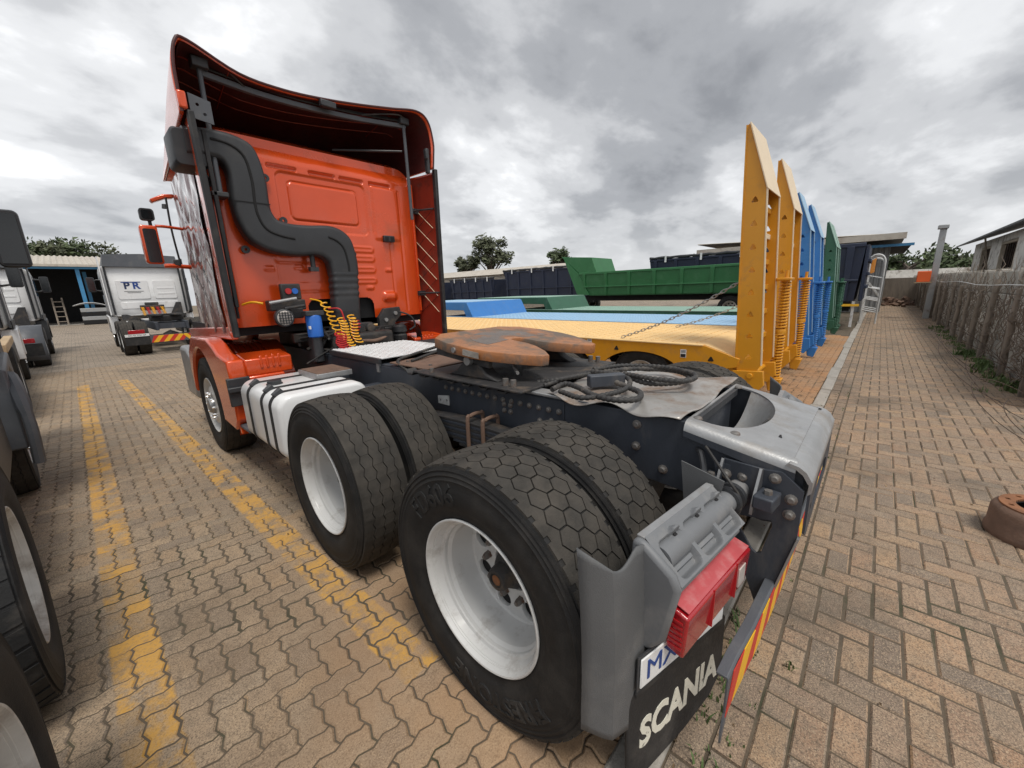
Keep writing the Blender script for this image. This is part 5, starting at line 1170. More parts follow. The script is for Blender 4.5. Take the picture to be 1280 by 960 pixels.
# ------------------------------------------------------------------ low-bed trailers and their ramps
def tri(cx, cy, r): # rounded triangular hole
    out = []
    for k in range(3):
        a = math.radians(90+120*k)
        for da in (-35, 0, 35): out.append((cx+.62*r*math.cos(a)+.38*r*math.cos(a+math.radians(da)), cy+.62*r*math.sin(a)+.38*r*math.sin(a+math.radians(da))))
    return out
def ramp(x0, x1, paint, inner, label, group, zs=1.0, yoff=0.0, spring_x=None, far=False, lean=0.0):
    yb = 0.0+yoff
    R_ = thing('loading_ramp', ((x0+x1)/2, yb, .55), label, 'ramp', group)
    def pr(k):  # side profile (y, z)
        pts = [(.245, 3.17), (.225, 3.18), (.02, 2.54), (-.105, .72), (-.06, .62), (.11, .60), (.135, .70)]
        return [(yb+y+lean*(z-.7), .6+(z-.6)*zs) for y, z in pts]
    holes = []
    for k in range(8):
        z = .80+.235*k; y0 = np.interp(z, [.72, 2.54], [-.105, .02]); y1 = np.interp(z, [.7, 3.17], [.135, .245])
        holes.append([(yb+a+lean*(b-.7), .6+(b-.6)*zs) for a, b in tri((y0+y1)/2, z, .034)])
    for x in (x0, x1-.012):
        s = obj('side_plate', plate(pr(0), holes, 'x', x+.006, .012), paint, R_)
        # folded front flange
        z0, z1 = .6+.1*zs, .6+2.57*zs
        ax = [(yb+.135+lean*0, .7), (yb+.245+lean*2.47, 3.17)]
        obj('side_flange', MB().prism([(ax[0][0], .6+(ax[0][1]-.6)*zs), (ax[1][0], .6+(ax[1][1]-.6)*zs), (ax[1][0]+.012, .6+(ax[1][1]-.6)*zs), (ax[0][0]+.012, .6+(ax[0][1]-.6)*zs)], 'x', x-.012, x+.03), paint, R_)
        obj('edge_strip', MB().prism([(yb-.105+lean*.0, .6+.12*zs), (yb+.02+lean*1.84, .6+1.94*zs), (yb+.008+lean*1.84, .6+1.94*zs), (yb-.117, .6+.12*zs)], 'x', x-.003, x+.028), inner, R_)
    # sloped plate at the tip
    a, b = (yb+.225+lean*2.48, .6+2.585*zs), (yb+.015+lean*1.84, .6+1.94*zs)
    obj('tip_plate', MB().prism([a, b, (b[0]-.012, b[1]), (a[0]-.012, a[1]+.004)], 'x', x0-.02, x1+.02), inner, R_, bevel=.002)
    for k in range(6):
        z = 1.0+.28*k; y = np.interp(z, [.72, 2.54], [-.09, .03])
        obj('rung', MB().box((x0+.013, yb+y+.055+lean*(z-.7), .6+(z-.6)*zs-.03), (x1-.013, yb+y+.115+lean*(z-.7), .6+(z-.6)*zs+.025)), inner if k == 4 else paint, R_, bevel=.004)
    obj('ramp_back', MB().prism([(yb+.12, .6+.15*zs), (yb+.215+lean*2.2, .6+2.3*zs), (yb+.20+lean*2.2, .6+2.3*zs), (yb+.105, .6+.15*zs)], 'x', x0+.013, x1-.013), paint, R_)
    # hinge foot
    obj('hinge', MB().prism([(yb-.14, .66), (yb+.16, .64), (yb+.14, .52), (yb-.08, .40), (yb-.16, .50)], 'x', x0-.03, x0+.03).cyl((x0-.06, yb-.02, .60), (x1+.06, yb-.02, .60), .03, 12), paint, R_, bevel=.004)
    obj('hinge', MB().prism([(yb-.14, .66), (yb+.16, .64), (yb+.14, .52), (yb-.08, .40), (yb-.16, .50)], 'x', x1-.03, x1+.03), paint, R_, bevel=.004)
    # lifting spring beside the ramp
    sx = x1+.10 if spring_x is None else spring_x
    st, sm_, sb = .6+1.02*zs, .6+.42*zs, .42
    for za, zb in ((st, sm_+.03), (sm_-.03, sb)):
        obj('lift_spring', MB().tube(helix((sx, yb-.13+lean*(za-.7), za), (sx, yb-.13+lean*(zb-.7)*.7, zb), .055, (za-zb)/.036, 10 if not far else 8), .0115, 6 if not far else 5), paint, R_)
    obj('spring_rod', MB().cyl((sx, yb-.13+lean*(st-.7), st+.12), (sx, yb-.13, sb-.03), .02, 10), paint, R_)
    obj('spring_collar', MB().lathe([(0, -.035), (.06, -.03), (.066, 0), (.06, .03), (0, .035)], (sx, yb-.13+lean*(sm_-.7), sm_), 'z', 18), paint, R_)
    obj('spring_bracket', MB().box((x1-.04, yb-.20+lean*(st-.7), st), (sx+.09, yb-.05+lean*(st-.7), st+.035)), paint, R_, bevel=.01)
    obj('spring_foot', MB().prism([(yb-.22, .44), (yb-.05, .44), (yb-.08, .28), (yb-.17, .26)], 'x', sx-.07, sx+.07), paint, R_, bevel=.012)
    return R_
def chain(parent, a, b, n, m='steel_galv'):
    a, b = Vector(a), Vector(b); pts = [a.lerp(b, k/n)-Vector((0, 0, .06*math.sin(math.pi*k/n))) for k in range(n+1)]
    ring = [(.022*math.cos(t)*(1.35), .015*math.sin(t), 0) for t in [2*math.pi*k/12 for k in range(13)]]
    for k in range(n):
        c = (pts[k]+pts[k+1])/2; q = (pts[k+1]-pts[k]).to_track_quat('X', 'Z').to_matrix().to_4x4(); q = Matrix.Translation(c)@q@Matrix.Rotation(math.pi/2*(k % 2), 4, 'X')
        s = (pts[k+1]-pts[k]).length/.040
        obj('chain_link', MB().tube([tuple(q@Vector((x*s, y, z))) for x, y, z in ring], .0052, 5, caps=False), m, parent)
def lowbed(x0, x1, paint, deck, label, zt=.90, y1=9.5, neck=None, near=True, wheels=(1.28, 2.55)):
    t = thing('lowbed_trailer', ((x0+x1)/2, 4.5, 0), label, 'trailer', 'low-bed trailers with folded ramps')
    arches = []
    prof = [(.10, zt-.125), (.48, zt), (y1, zt), (y1, zt-.24)]
    for yc in sorted(wheels, reverse=True):
        prof += [(yc+.56*math.cos(a), zt-.42+.56*math.sin(a)*.52+.0) for a in [math.radians(22+136*k/14) for k in range(15)]]
    prof += [(.62, zt-.24), (.30, zt-.27), (.12, zt-.22)]
    for xx in (x0, x1-.03): obj('side_beam', MB().prism(prof, 'x', xx, xx+.03), paint, t, bevel=.004)
    obj('deck', MB().prism([(.10, zt-.118), (.48, zt+.006), (y1, zt+.006), (y1, zt-.03), (.48, zt-.03), (.10, zt-.15)], 'x', x0+.031, x1-.031), deck, t)
    obj('deck_edge', MB().box((x0-.012, .50, zt-.004), (x0+.10, y1, zt+.012)), deck, t, bevel=.003)
    mb = MB()
    for k in range(60):
        y = .62+.145*k
        if y > y1-.1: break
        for i in range(15):
            x = x0+.16+.155*i; mb.box((x, y, zt+.006), (x+.08, y+.016, zt+.011))
    obj('deck_cleats', mb, deck, t, smooth=0, fix=False, kind='stuff')
    obj('rear_beam', MB().box((x0+.05, .08, zt-.40), (x1-.05, .22, zt-.13)), paint, t, bevel=.01)
    for yc in wheels:
        for xx, od in ((x0+.19, -1), (x1-.19, 1)):
            wheel(t, xx, yc, z=.40, outward=od, kind='dual_outer', style='wave', rimm='rim_dirty', detail=False).scale = (1, .80, .80)
        obj('trailer_axle', MB().cyl((x0+.3, yc, .40), (x1-.3, yc, .40), .06, 12), 'grease_black', t)
    if near:
        for y in (1.62, .40):
            obj('hole_shade', plate2d(tri(y, zt-.11 if y > 1 else zt-.155, .034), [], .004).xf(Matrix(((0, 0, 1, x0-.003), (1, 0, 0, 0), (0, 1, 0, 0), (0, 0, 0, 1)))), 'shade_dark', t)  # dark triangles paint the shade of holes in the side beam
        for y, z in ((2.05, zt-.045), (.72, zt-.11), (3.3, zt-.045)):
            s = obj('sticker', MB().box((x0-.0035, y-.035, z-.05), (x0-.0005, y+.035, z+.05)), 'plate_white', t)
            obj('sticker_print', MB().box((x0-.005, y-.03, z-.045), (x0-.0038, y+.03, z-.005)), 'print_black', s)
            for q in range(3): obj('sticker_print', MB().box((x0-.005, y-.028, z+.012+.012*q), (x0-.0038, y+.028, z+.017+.012*q)), 'print_black', s)
    if neck:
        obj('gooseneck', MB().prism([(neck, zt+.0), (neck+.25, zt+.44), (y1+2.0, zt+.44), (y1+2.0, zt+.24), (neck+.4, zt+.2), (neck+.3, zt)], 'x', x0, x1), paint, t, bevel=.01)
        obj('neck_deck', MB().box((x0+.03, neck+.26, zt+.441), (x1-.03, y1+2.0, zt+.452)), deck, t)
    return t
ylt = lowbed(2.93, 5.45, 'yellow_paint', 'yellow_deck', 'yellow low-bed trailer beside the orange truck')
ramp(2.95, 3.62, 'yellow_paint', 'cream_paint', 'tall yellow ramp held by two slack chains', 'upright yellow ramps', spring_x=3.74)
ramp(4.66, 5.33, 'yellow_paint', 'cream_paint', 'yellow ramp standing between the chained yellow ramp and the blue ramps', 'upright yellow ramps')
ch = cam2([(921, 349), (773, 424)], [1.62, .93]); 
CH = thing('chain', (3.0, .2, 1.62), 'slack steel chain from the chained yellow ramp down to the yellow deck', 'chain', 'ramp chains')
chain(CH, (3.0, .18, 1.63), (3.08, 1.62, .925), 30)
CH2 = thing('chain', (4.72, .2, 1.5), 'second steel chain hooked over the far side of the yellow deck', 'chain', 'ramp chains')
chain(CH2, (4.72, .18, 1.50), (4.8, 1.5, .925), 22)
lowbed(5.95, 8.45, 'blue_paint', 'blue_deck', 'blue low-bed trailer between the yellow and green trailers', zt=.86, neck=7.9, near=False)
ramp(6.25, 6.75, 'blue_paint', 'blue_deck', 'taller upright blue ramp with a spring next to the yellow ramps', 'upright blue ramps', zs=.93, yoff=-.06, far=True, lean=.02)
ramp(7.75, 8.25, 'blue_paint', 'blue_deck', 'upright blue ramp nearer the green ramps, partly hidden by its twin', 'upright blue ramps', zs=.93, yoff=-.06, far=True, lean=.02)
lowbed(9.5, 12.0, 'green_dark', 'green_deck', 'dark green low-bed trailer beyond the blue trailer', zt=.88, neck=7.6, near=False, y1=9.5)
ramp(10.25, 10.75, 'green_dark', 'green_deck', 'upright dark green ramp beside the blue ramps', 'upright green ramps', zs=.90, yoff=-.10, far=True)
ramp(10.95, 11.4, 'green_dark', 'green_deck', 'upright dark green ramp next to the navy tipper', 'upright green ramps', zs=.90, yoff=-.10, far=True)

# ------------------------------------------------------------------ tipper trailers behind
def tipper(x0, x1, ya, yb, z0, z1, m, label, ribs=8, head=0.0, tarp=True, slope=.35, group='tipper trailers behind the low-beds', cat='tipper trailer', bulk=True):
    t = thing('tipper_trailer', ((x0+x1)/2, (ya+yb)/2, 0), label, cat, group)
    for xx, sg in ((x0, 1), (x1, -1)):
        obj('side_panel', MB().add([(xx, ya, z1), (xx, yb, z1), (xx+sg*.10, yb-slope, z0), (xx+sg*.10, ya+slope, z0), (xx+sg*.06, ya, z1), (xx+sg*.06, yb, z1), (xx+sg*.16, yb-slope, z0), (xx+sg*.16, ya+slope, z0)], [(0, 1, 2, 3), (7, 6, 5, 4), (0, 4, 5, 1), (3, 2, 6, 7), (1, 5, 6, 2), (0, 3, 7, 4)]), m, t)
        obj('top_rail', MB().box((xx-.05 if sg > 0 else xx-.03, ya, z1-.05), (xx+.03 if sg > 0 else xx+.05, yb, z1+.07)), m, t, bevel=.02)
        zm = z0+(z1-z0)*.38
        obj('waist_rail', MB().prism([(zm-.05, -.0), (zm+.05, 0), (zm+.02, .05), (zm-.02, .05)], 'y', 0, 1) if False else MB().box((xx+sg*.02-.05, ya+slope*.6, zm-.03), (xx+sg*.02+.05, yb-slope*.6, zm+.03)), m, t, bevel=.01)
        for k in range(ribs):
            y = ya+.35+(yb-ya-.7)*k/(ribs-1)
            obj('rib', MB().add([(xx-sg*.06, y-.09, z1-.03), (xx-sg*.06, y+.09, z1-.03), (xx+sg*.03, y+.07, z0), (xx+sg*.03, y-.07, z0), (xx+sg*.05, y-.09, z1-.03), (xx+sg*.05, y+.09, z1-.03), (xx+sg*.14, y+.07, z0), (xx+sg*.14, y-.07, z0)], [(0, 1, 2, 3), (7, 6, 5, 4), (0, 4, 5, 1), (3, 2, 6, 7), (1, 5, 6, 2), (0, 3, 7, 4)]), m, t, bevel=.01)
    for y, s in ((ya, 1), (yb, -1)):
        h = z1+(head if y == yb else 0)
        obj('end_panel', MB().add([(x0+.061, y, h), (x1-.061, y, h), (x1-.161, y+s*slope, z0), (x0+.161, y+s*slope, z0), (x0+.061, y+s*.06, h), (x1-.061, y+s*.06, h), (x1-.161, y+s*(slope+.06), z0), (x0+.161, y+s*(slope+.06), z0)], [(0, 1, 2, 3), (7, 6, 5, 4), (0, 4, 5, 1), (3, 2, 6, 7), (1, 5, 6, 2), (0, 3, 7, 4)]), m, t)
    obj('floor', MB().box((x0+.165, ya+slope+.065, z0-.05), (x1-.165, yb-slope-.065, z0+.02)), m, t)
    if tarp:
        n = 26
        obj('rolled_tarp', MB().tube([(x0-.02, ya+(yb-ya)*k/n, z1+.14+.012*math.sin(k*2.2)) for k in range(n+1)], [.075+.014*math.sin(k*1.7) for k in range(n+1)], 10), 'black_plastic', t)
        for k in range(4):
            y = ya+(yb-ya)*(k+.5)/4; obj('tarp_strap', MB().box((x0-.11, y-.05, z1-.12), (x0-.09, y+.05, z1+.24)), 'plate_white', t)
        for k in range(3): obj('tarp_bow', MB().tube(spline([(x0, ya+(yb-ya)*(k+.5)/3, z1+.1), ((x0+x1)/2, ya+(yb-ya)*(k+.5)/3, z1+.28), (x1, ya+(yb-ya)*(k+.5)/3, z1+.1)], 6), .02, 6), 'black_plastic', t)
    obj('under_frame', MB().box((x0+.75, ya+.2, z0-.35), (x0+.90, yb, z0-.05)).box((x1-.90, ya+.2, z0-.35), (x1-.75, yb, z0-.05)).box((x0+.2, ya+.6, z0-.32), (x1-.2, min(yb-.1, ya+2.6), z0-.20)), 'shade_dark', t)
    for yc in ((ya+.95, ya+2.3) if yb-ya > 4 else (ya+1.6,)):
        for xx, od in ((x0+.35, -1), (x1-.35, 1)):
            wheel(t, xx, yc, outward=od, style='wave', rimm='rim_dirty', detail=False)
    return t
GT = tipper(18.0, 20.4, 1.74, 12.0, 1.195, 2.37, 'green_tip', 'bright green tipper trailer with a raised headboard behind the low-beds', ribs=8, tarp=False, slope=.55)
obj('headboard', MB().add([(18.02, 11.93, 2.35), (18.02, 13.24, 3.41), (18.02, 11.18, 3.24), (18.02, 10.87, 2.42), (20.3, 11.93, 2.35), (20.3, 13.24, 3.41), (20.3, 11.18, 3.24), (20.3, 10.87, 2.42)], [(0, 1, 2, 3), (7, 6, 5, 4), (0, 4, 5, 1), (1, 5, 6, 2), (2, 6, 7, 3), (3, 7, 4, 0)]), 'green_tip', GT, bevel=.02)
obj('tail_lip', MB().add([(18.0, 12.0, 2.37), (18.0, 13.05, 3.28), (18.0, 12.1, 1.195), (18.0, 11.3, 1.195), (20.4, 12.0, 2.37), (20.4, 13.05, 3.28), (20.4, 12.1, 1.195), (20.4, 11.3, 1.195)], [(0, 1, 2, 3), (7, 6, 5, 4), (0, 4, 5, 1), (1, 5, 6, 2), (2, 6, 7, 3), (3, 7, 4, 0)]), 'green_tip', GT)
tipper(21.5, 23.9, 13.4, 21.3, .95, 2.94, 'navy', 'navy blue tipper trailer seen beyond the green headboard', ribs=7, slope=.75)
tipper(21.2, 23.6, 1.6, 9.2, 1.3, 2.98, 'navy', 'dark navy tipper with a rolled black tarp behind the green tipper', ribs=7, slope=.2)
tipper(21.5, 23.9, 22.4, 28.0, 1.0, 2.5, 'navy', 'low navy tipper body beside the white shed wall', ribs=6, slope=.3)
tipper(21.6, 24.0, 29.0, 35.6, 1.0, 2.5, 'navy', 'farthest dark tipper body next to the cab\'s edge', ribs=6, slope=.3)
NV = tipper(14.6, 17.0, -.48, 2.75, .92, 2.60, 'navy', 'navy tipper trailer backed up to the brick path', ribs=7, slope=.1, tarp=False)
obj('tail_board', MB().box((14.62, -.58, .92), (16.98, -.485, 2.60)), 'navy', NV, bevel=.02)
for z in (1.35, 1.75, 2.15): obj('board_rib', MB().box((14.66, -.64, z-.05), (16.9, -.57, z+.05)), 'navy', NV, bevel=.01)
obj('warning_strip', MB().box((14.58, -.54, .76), (14.63, 1.2, .83)), 'chev_yellow', NV)
obj('orange_panel', MB().prism([(-.62, 1.75), (-.62, 2.2), (-.74, 2.28), (-.74, 1.8)], 'x', 16.8, 16.88), 'amber', NV)
obj('step_leg', MB().box((14.7, -.43, .1), (14.78, -.36, .91)), 'white_metal', NV)
# white tubular access frames at the path's edge
for k, (x, h) in enumerate(((17.6, 2.35), (18.7, 2.35), (19.9, 2.3))):
    F = thing('access_frame', (x, -.75, 0), 'white hooped tubular access frame '+('closest to the navy tipper by the brick path', 'in the middle of the white frames by the path', 'nearest the grey end shed by the path')[k], 'frame', 'white access frames by the navy tipper')
    for xx in (x-.28, x+.28):
        obj('hoop', MB().tube(spline([(xx, -.55, .05), (xx, -.55, h-.3), (xx, -.62, h), (xx, -.80, h+.05), (xx, -.95, h-.1), (xx, -.98, h-.5), (xx, -.98, .0)], 6), .028, 8), 'white_metal', F)
    for z in (.4, .8, 1.2, 1.6): obj('frame_rung', MB().cyl((x-.28, -.98, z), (x+.28, -.98, z), .02, 8).cyl((x-.28, -.55, z+.1), (x-.28, -.98, z), .02, 8), 'white_metal', F)
    obj('cross_tube', MB().cyl((x-.28, -.98, h-.3), (x+.28, -.98, h-.3), .022, 8).cyl((x-.28, -.55, 1.5), (x+.28, -.98, .9), .02, 8), 'white_metal', F)
# ------------------------------------------------------------------ sheds, wall, house
def corr(x0, x1, y0, y1, z0, z1, pitch=.2, amp=.025, along='x'):
    """corrugated sheet from (y0,z0) to (y1,z1), corrugations counted along x (or y)"""
    n = int(abs((x1-x0) if along == 'x' else (y1-y0))/pitch*6)
    def fn(u, v):
        w = amp*math.sin(u*n/6*2*math.pi)
        if along == 'x': return (x0+(x1-x0)*u, y0+(y1-y0)*v, z0+(z1-z0)*v+w)
        return (x0+(x1-x0)*v, y0+(y1-y0)*u, z0+(z1-z0)*v+w)
    return MB().grid(n, 2, fn)
SH = thing('workshop_shed', (-4, 52, 0), 'open fronted workshop shed with cream sheet roof and blue post', 'shed')
obj('roof', corr(-16, 4.5, 47.5, 56, 4.75, 6.1, .35, .05), 'sheet_cream', SH, fix=False)
obj('fascia', MB().box((-16, 47.4, 4.62), (4.5, 47.55, 4.80)), 'sheet_cream', SH)
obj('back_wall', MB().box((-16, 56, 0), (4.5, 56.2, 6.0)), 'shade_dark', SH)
obj('side_wall', MB().box((4.3, 47.6, 0), (4.5, 56, 5.2)), 'sheet_grey', SH); obj('side_wall', MB().box((-16, 47.6, 0), (-15.8, 56, 5.2)), 'sheet_grey', SH)
obj('header_beam', MB().box((-16, 47.6, 4.45), (4.3, 47.8, 4.62)), 'post_blue', SH)
for x, y in ((-1.2, 47.9), (-8.5, 47.9), (-.75, 52)): obj('post', MB().box((x-.12, y-.12, 0), (x+.12, y+.12, 4.45)), 'post_blue', SH)
obj('shed_floor', MB().box((-15.8, 47.7, -.05), (4.3, 56, .02)), 'concrete', SH)
LD = thing('wooden_rack', (-2.75, 48.6, 0), 'wooden ladder rack leaning inside the open workshop', 'rack')
for x in (-3.05, -2.5): obj('rail', MB().cyl((x, 48.3, 0), (x, 49.2, 2.2), .06, 6), 'timber', LD)
for k in range(5): obj('rung', MB().cyl((-3.05, 48.4+.16*k, .3+.4*k), (-2.5, 48.4+.16*k, .3+.4*k), .04, 6), 'timber', LD)
ST = thing('pallet_stack', (-.85, 47.0, 0), 'stack of grey crates under the white bonnet panel by the blue post', 'crates')
for k in range(4): obj('crate', MB().box((-1.65, 46.4, .02+.33*k), (-.15, 47.5, .32+.33*k)), 'sheet_grey' if k % 2 else 'shade_dark', ST, bevel=.02)
BN = obj('bonnet_panel', MB().grid(14, 8, lambda u, v: (-2.0+2.0*u, 46.5+.9*v, 1.36+.42*math.sin(math.pi*(.15+.75*u))*(1-.3*v))), 'white_paint', fix=False); tag(BN, 'white curved vehicle panel lying on the grey crates', 'panel')
BN.modifiers.new('t', 'SOLIDIFY').thickness = .03
# white walled shed behind the tippers
S2 = thing('white_shed', (29, 30, 0), 'long pale sheet-metal shed behind the dark tippers', 'shed')
obj('wall', corr(23.0, 23.0, 16, 34, 0, 0, .25, .03, 'y') if False else MB().box((27, 18, 0), (31, 42, 3.15)), 'sheet_cream', S2)
obj('roof', MB().add([(26.6, 17.7, 3.15), (26.6, 42.3, 3.15), (29, 42.3, 3.85), (29, 17.7, 3.85), (31.4, 17.7, 3.15), (31.4, 42.3, 3.15)], [(0, 1, 2, 3), (3, 2, 5, 4)]), 'sheet_cream', S2, fix=False)
# grey shed at the end of the path
S3 = thing('end_shed', (27, 1.5, 0), 'grey corrugated shed with overlapping roofs at the end of the path', 'shed')
obj('wall', MB().grid(220, 1, lambda u, v: (24.0+.03*math.sin(u*220*math.pi/3), -1.05+7*u, 0+3.0*v)), 'sheet_grey', S3, fix=False)
obj('wall', MB().grid(220, 1, lambda u, v: (24.0+8*u, -1.05+.03*math.sin(u*220*math.pi/3), 0+3.0*v)), 'sheet_grey', S3, fix=False)
obj('roof', corr(22.4, 33, -1.5, 7, 3.42, 3.75, .2, .025, 'x'), 'sheet_cream', S3, fix=False)
obj('roof', corr(23.0, 33, -1.75, 2, 3.02, 3.15, .2, .025, 'x'), 'roof_iron', S3, fix=False)
obj('roof_fascia', MB().box((22.35, -1.5, 3.20), (22.42, 7, 3.46)), 'sheet_cream', S3)
obj('gutter', MB().box((22.9, -1.8, 2.93), (23.0, 2, 3.04)), 'post_blue', S3)
# precast wall: posts carry stacked panels
WA = thing('boundary_wall', (17, -2.72, 0), 'weathered grey precast block wall along the brick path', 'wall')
x = 5.6; k = 0
while x < 40:
    w = 1.55
    for r in range(4):
        h0 = .415*r; m_ = MB().box((x+.006, -2.80+random.uniform(-.008, .008), h0+.004), (x+w-.006, -2.70+random.uniform(-.008, .008), h0+.411))
        obj('wall_panel', m_, 'wall_block', WA, bevel=.012)
    obj('wall_post', MB().box((x-.07, -2.83, 0), (x+.005, -2.665, 1.70)), 'wall_block', WA, bevel=.012)
    x += w+.08; k += 1
# timber posts standing against the wall
px_ = 6.3; k = 0; POSTS = []
names = ['at the near end', 'in the weeds']
while px_ < 34:
    h = random.uniform(1.2, 1.72); r = random.uniform(.035, .058); lx, ly = random.gauss(0, .06), random.uniform(-.02, .05)
    n = 9; pts = [(px_+lx*t/n+random.gauss(0, .010), -2.57+ly*t/n+random.gauss(0, .006), -.02+h*t/n) for t in range(n+1)]
    o = obj('timber_post', MB().tube(pts, [r*(1-.22*t/n)+random.gauss(0, .004) for t in range(n+1)], 9), 'timber', smooth=50)
    POSTS.append((px_, o))
    px_ += random.uniform(1.3, 1.8) if px_ < 14 else random.uniform(1.4, 2.4); k += 1
ORD = ['first', 'second', 'third', 'fourth', 'fifth', 'sixth', 'seventh', 'eighth', 'ninth', 'tenth', 'eleventh', 'twelfth']
for side, word in ((-1, 'coming back along the weeds'), (1, 'going on to the rubble heap')):
    for i, (a, o) in enumerate(sorted([q for q in POSTS if (q[0]-20.4)*side > 0], key=lambda q: abs(q[0]-20.4))): tag(o, ORD[i]+' timber post from the grey steel pole '+word, 'post', 'timber posts along the wall')
# dead creepers over the wall
tw = MB()
for k in range(620):
    x = 5.8+22*random.random()**1.5; z = random.uniform(.0, 1.1); y = -2.655
    L_ = random.uniform(.4, 1.3); a = random.gauss(math.pi/2, .55); pts = []
    n = 7
    for j in range(n):
        pts.append((x, y+abs(random.gauss(.05, .05)), z)); a += random.gauss(0, .35); x += L_/n*math.cos(a); z = max(.0, z+L_/n*math.sin(a))
        if z > 2.0: break
    if len(pts) > 2: tw.tube(pts, [random.uniform(.003, .009)*(1-.6*j/len(pts)) for j in range(len(pts))], 4, caps=False)
o = obj('dead_creeper', tw, 'twig', fix=False); tag(o, 'tangle of dead leafless creepers hanging over the wall', 'creeper', kind='stuff')
for z, m, r in ((1.42, 'white_metal', .007), (1.28, 'wire_rust', .004)):
    o = obj('fence_wire', MB().tube([(5.5+1.5*k, -2.52+.015*math.sin(k*2), z+.025*math.sin(k*1.3)) for k in range(20)], r, 5), m)
    tag(o, ('white wire' if r > .005 else 'thin rusty wire')+' strung along the timber posts', 'wire')
# razor wire coil sprung out on the path
rz = MB()
for x0, y0, rx, ry, zc, ph in ((4.4, -2.2, .75, .38, .22, 0), (5.2, -2.25, .62, .42, .3, 1.4), (6.2, -2.15, .8, .5, .34, 2.6), (7.4, -2.2, .7, .45, .38, .8), (8.6, -2.2, .8, .45, .4, 2.0), (3.9, -2.35, .55, .36, .18, 3.3)):
    pts = []
    for j in range(41):
        a = 2*math.pi*j/40*1.15+ph; pts.append((x0+rx*math.cos(a)+.02*j/40, y0+ry*math.sin(a)*.9, max(.01, zc+zc*.95*math.sin(a*1.0+.7))))
    rz.tube(pts, .0035, 5)
    for q in pts[::2]:
        q = Vector(q); d = Vector((random.gauss(0, 1), random.gauss(0, 1), random.gauss(0, 1))).normalized()*.014
        rz.tube([q-d, q+d], .0018, 4)
o = obj('barbed_wire_coil', rz, 'wire_rust', fix=False); tag(o, 'rusty loose coil of barbed wire sprung across the brick path', 'wire')
# steel pole and orange box
pb = (20.4, -2.42)
PO = thing('steel_pole', (*pb, 0), 'tall grey steel pole standing at the wall', 'pole')
obj('shaft', MB().box((pb[0]-.09, pb[1]-.09, -.05), (pb[0]+.09, pb[1]+.09, 3.42)), 'sheet_grey', PO, bevel=.01)
obj('pole_head', MB().box((pb[0]-.2, pb[1]-.12, 3.30), (pb[0]+.12, pb[1]+.16, 3.44)), 'sheet_grey', PO, bevel=.02)
OB = thing('orange_box', (20.3, -2.2, 1.45), 'bright orange box mounted on the grey pole', 'box')
obj('box_body', MB().box((20.05, -2.32, 1.40), (20.29, -1.95, 1.80)), 'orange_box', OB, bevel=.02); obj('box_shelf', MB().box((19.98, -2.36, 1.36), (20.33, -1.90, 1.395)), 'wood_light', OB)
# house beyond the wall
HO = thing('old_house', (22, -6, 0), 'old peeling plaster house with dark iron roof behind the wall', 'house')
wins = [(24.2, 26.3), (19.6, 22.2), (15.0, 17.6)]
out = [(11.5, 0), (28.4, 0), (28.4, 3.02), (11.5, 3.02)]
obj('front_wall', plate(out, [[(a, 1.80), (b, 1.80), (b, 2.75), (a, 2.75)] for a, b in wins], 'y', -4.25, .2), 'plaster_white', HO)
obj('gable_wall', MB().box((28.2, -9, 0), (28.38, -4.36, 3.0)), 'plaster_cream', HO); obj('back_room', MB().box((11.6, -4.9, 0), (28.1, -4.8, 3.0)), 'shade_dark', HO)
obj('roof', MB().add([(10.8, -3.6, 3.0), (29.6, -3.6, 3.0), (29.6, -7, 4.2), (10.8, -7, 4.2), (10.8, -3.6, 3.06), (29.6, -3.6, 3.06), (29.6, -7, 4.26), (10.8, -7, 4.26)], [(0, 1, 2, 3), (7, 6, 5, 4), (0, 4, 5, 1), (1, 5, 6, 2), (2, 6, 7, 3), (3, 7, 4, 0)]), 'roof_iron', HO)
for a, b in wins:
    w = obj('window', MB().box((a, -4.27, 1.78), (a+.10, -4.15, 2.77)).box((b-.10, -4.27, 1.78), (b, -4.15, 2.77)).box((a+.1, -4.27, 2.67), (b-.1, -4.15, 2.77)), 'plaster_cream', HO)
    obj('sill', MB().box((a-.1, -4.28, 1.70), (b+.1, -4.05, 1.79)), 'plaster_cream', w)
    obj('shutter', MB().box((a+.1, -4.40, 1.8), (a+(b-a)*.32, -4.33, 2.67)), 'timber', w)
    for q in range(7): obj('window_bar', MB().cyl((a+.1+(b-a-.2)*(q+.5)/7, -4.25, 1.8), (a+.1+(b-a-.2)*(q+.5)/7, -4.25, 2.68), .014, 6), 'wire_rust', w)
obj('rafter_stay', MB().cyl((23.4, -4.1, 1.6), (22.6, -3.75, 2.98), .03, 6), 'timber', HO)
W2 = obj('far_wall', MB().box((33, -2.66, 0), (33.25, -1.1, 1.55)), 'timber'); tag(W2, 'dark brown brushwood screen closing the far end of the path', 'screen')
W3 = obj('white_wall', MB().box((44, -20, 0), (44.3, 2, 2.15)), 'plaster_white'); tag(W3, 'low white wall far beyond the end of the path', 'wall')
# rubble heap at the end of the path
rb = MB()
for k in range(90):
    c = Vector((random.gauss(31, .7), random.gauss(-1.8, .4), abs(random.gauss(.05, .12)))); s = random.uniform(.05, .18)
    q = Matrix.Translation(c)@Matrix.Rotation(random.uniform(0, 6), 4, Vector((random.random(), random.random(), 1)).normalized()); rb.box((-s, -s*.6, -s*.4), (s, s*.6, s*.4), q)
o = obj('rubble', rb, 'rust_brown', smooth=0); tag(o, 'heap of brown rubble where the path ends', 'rubble', kind='stuff')

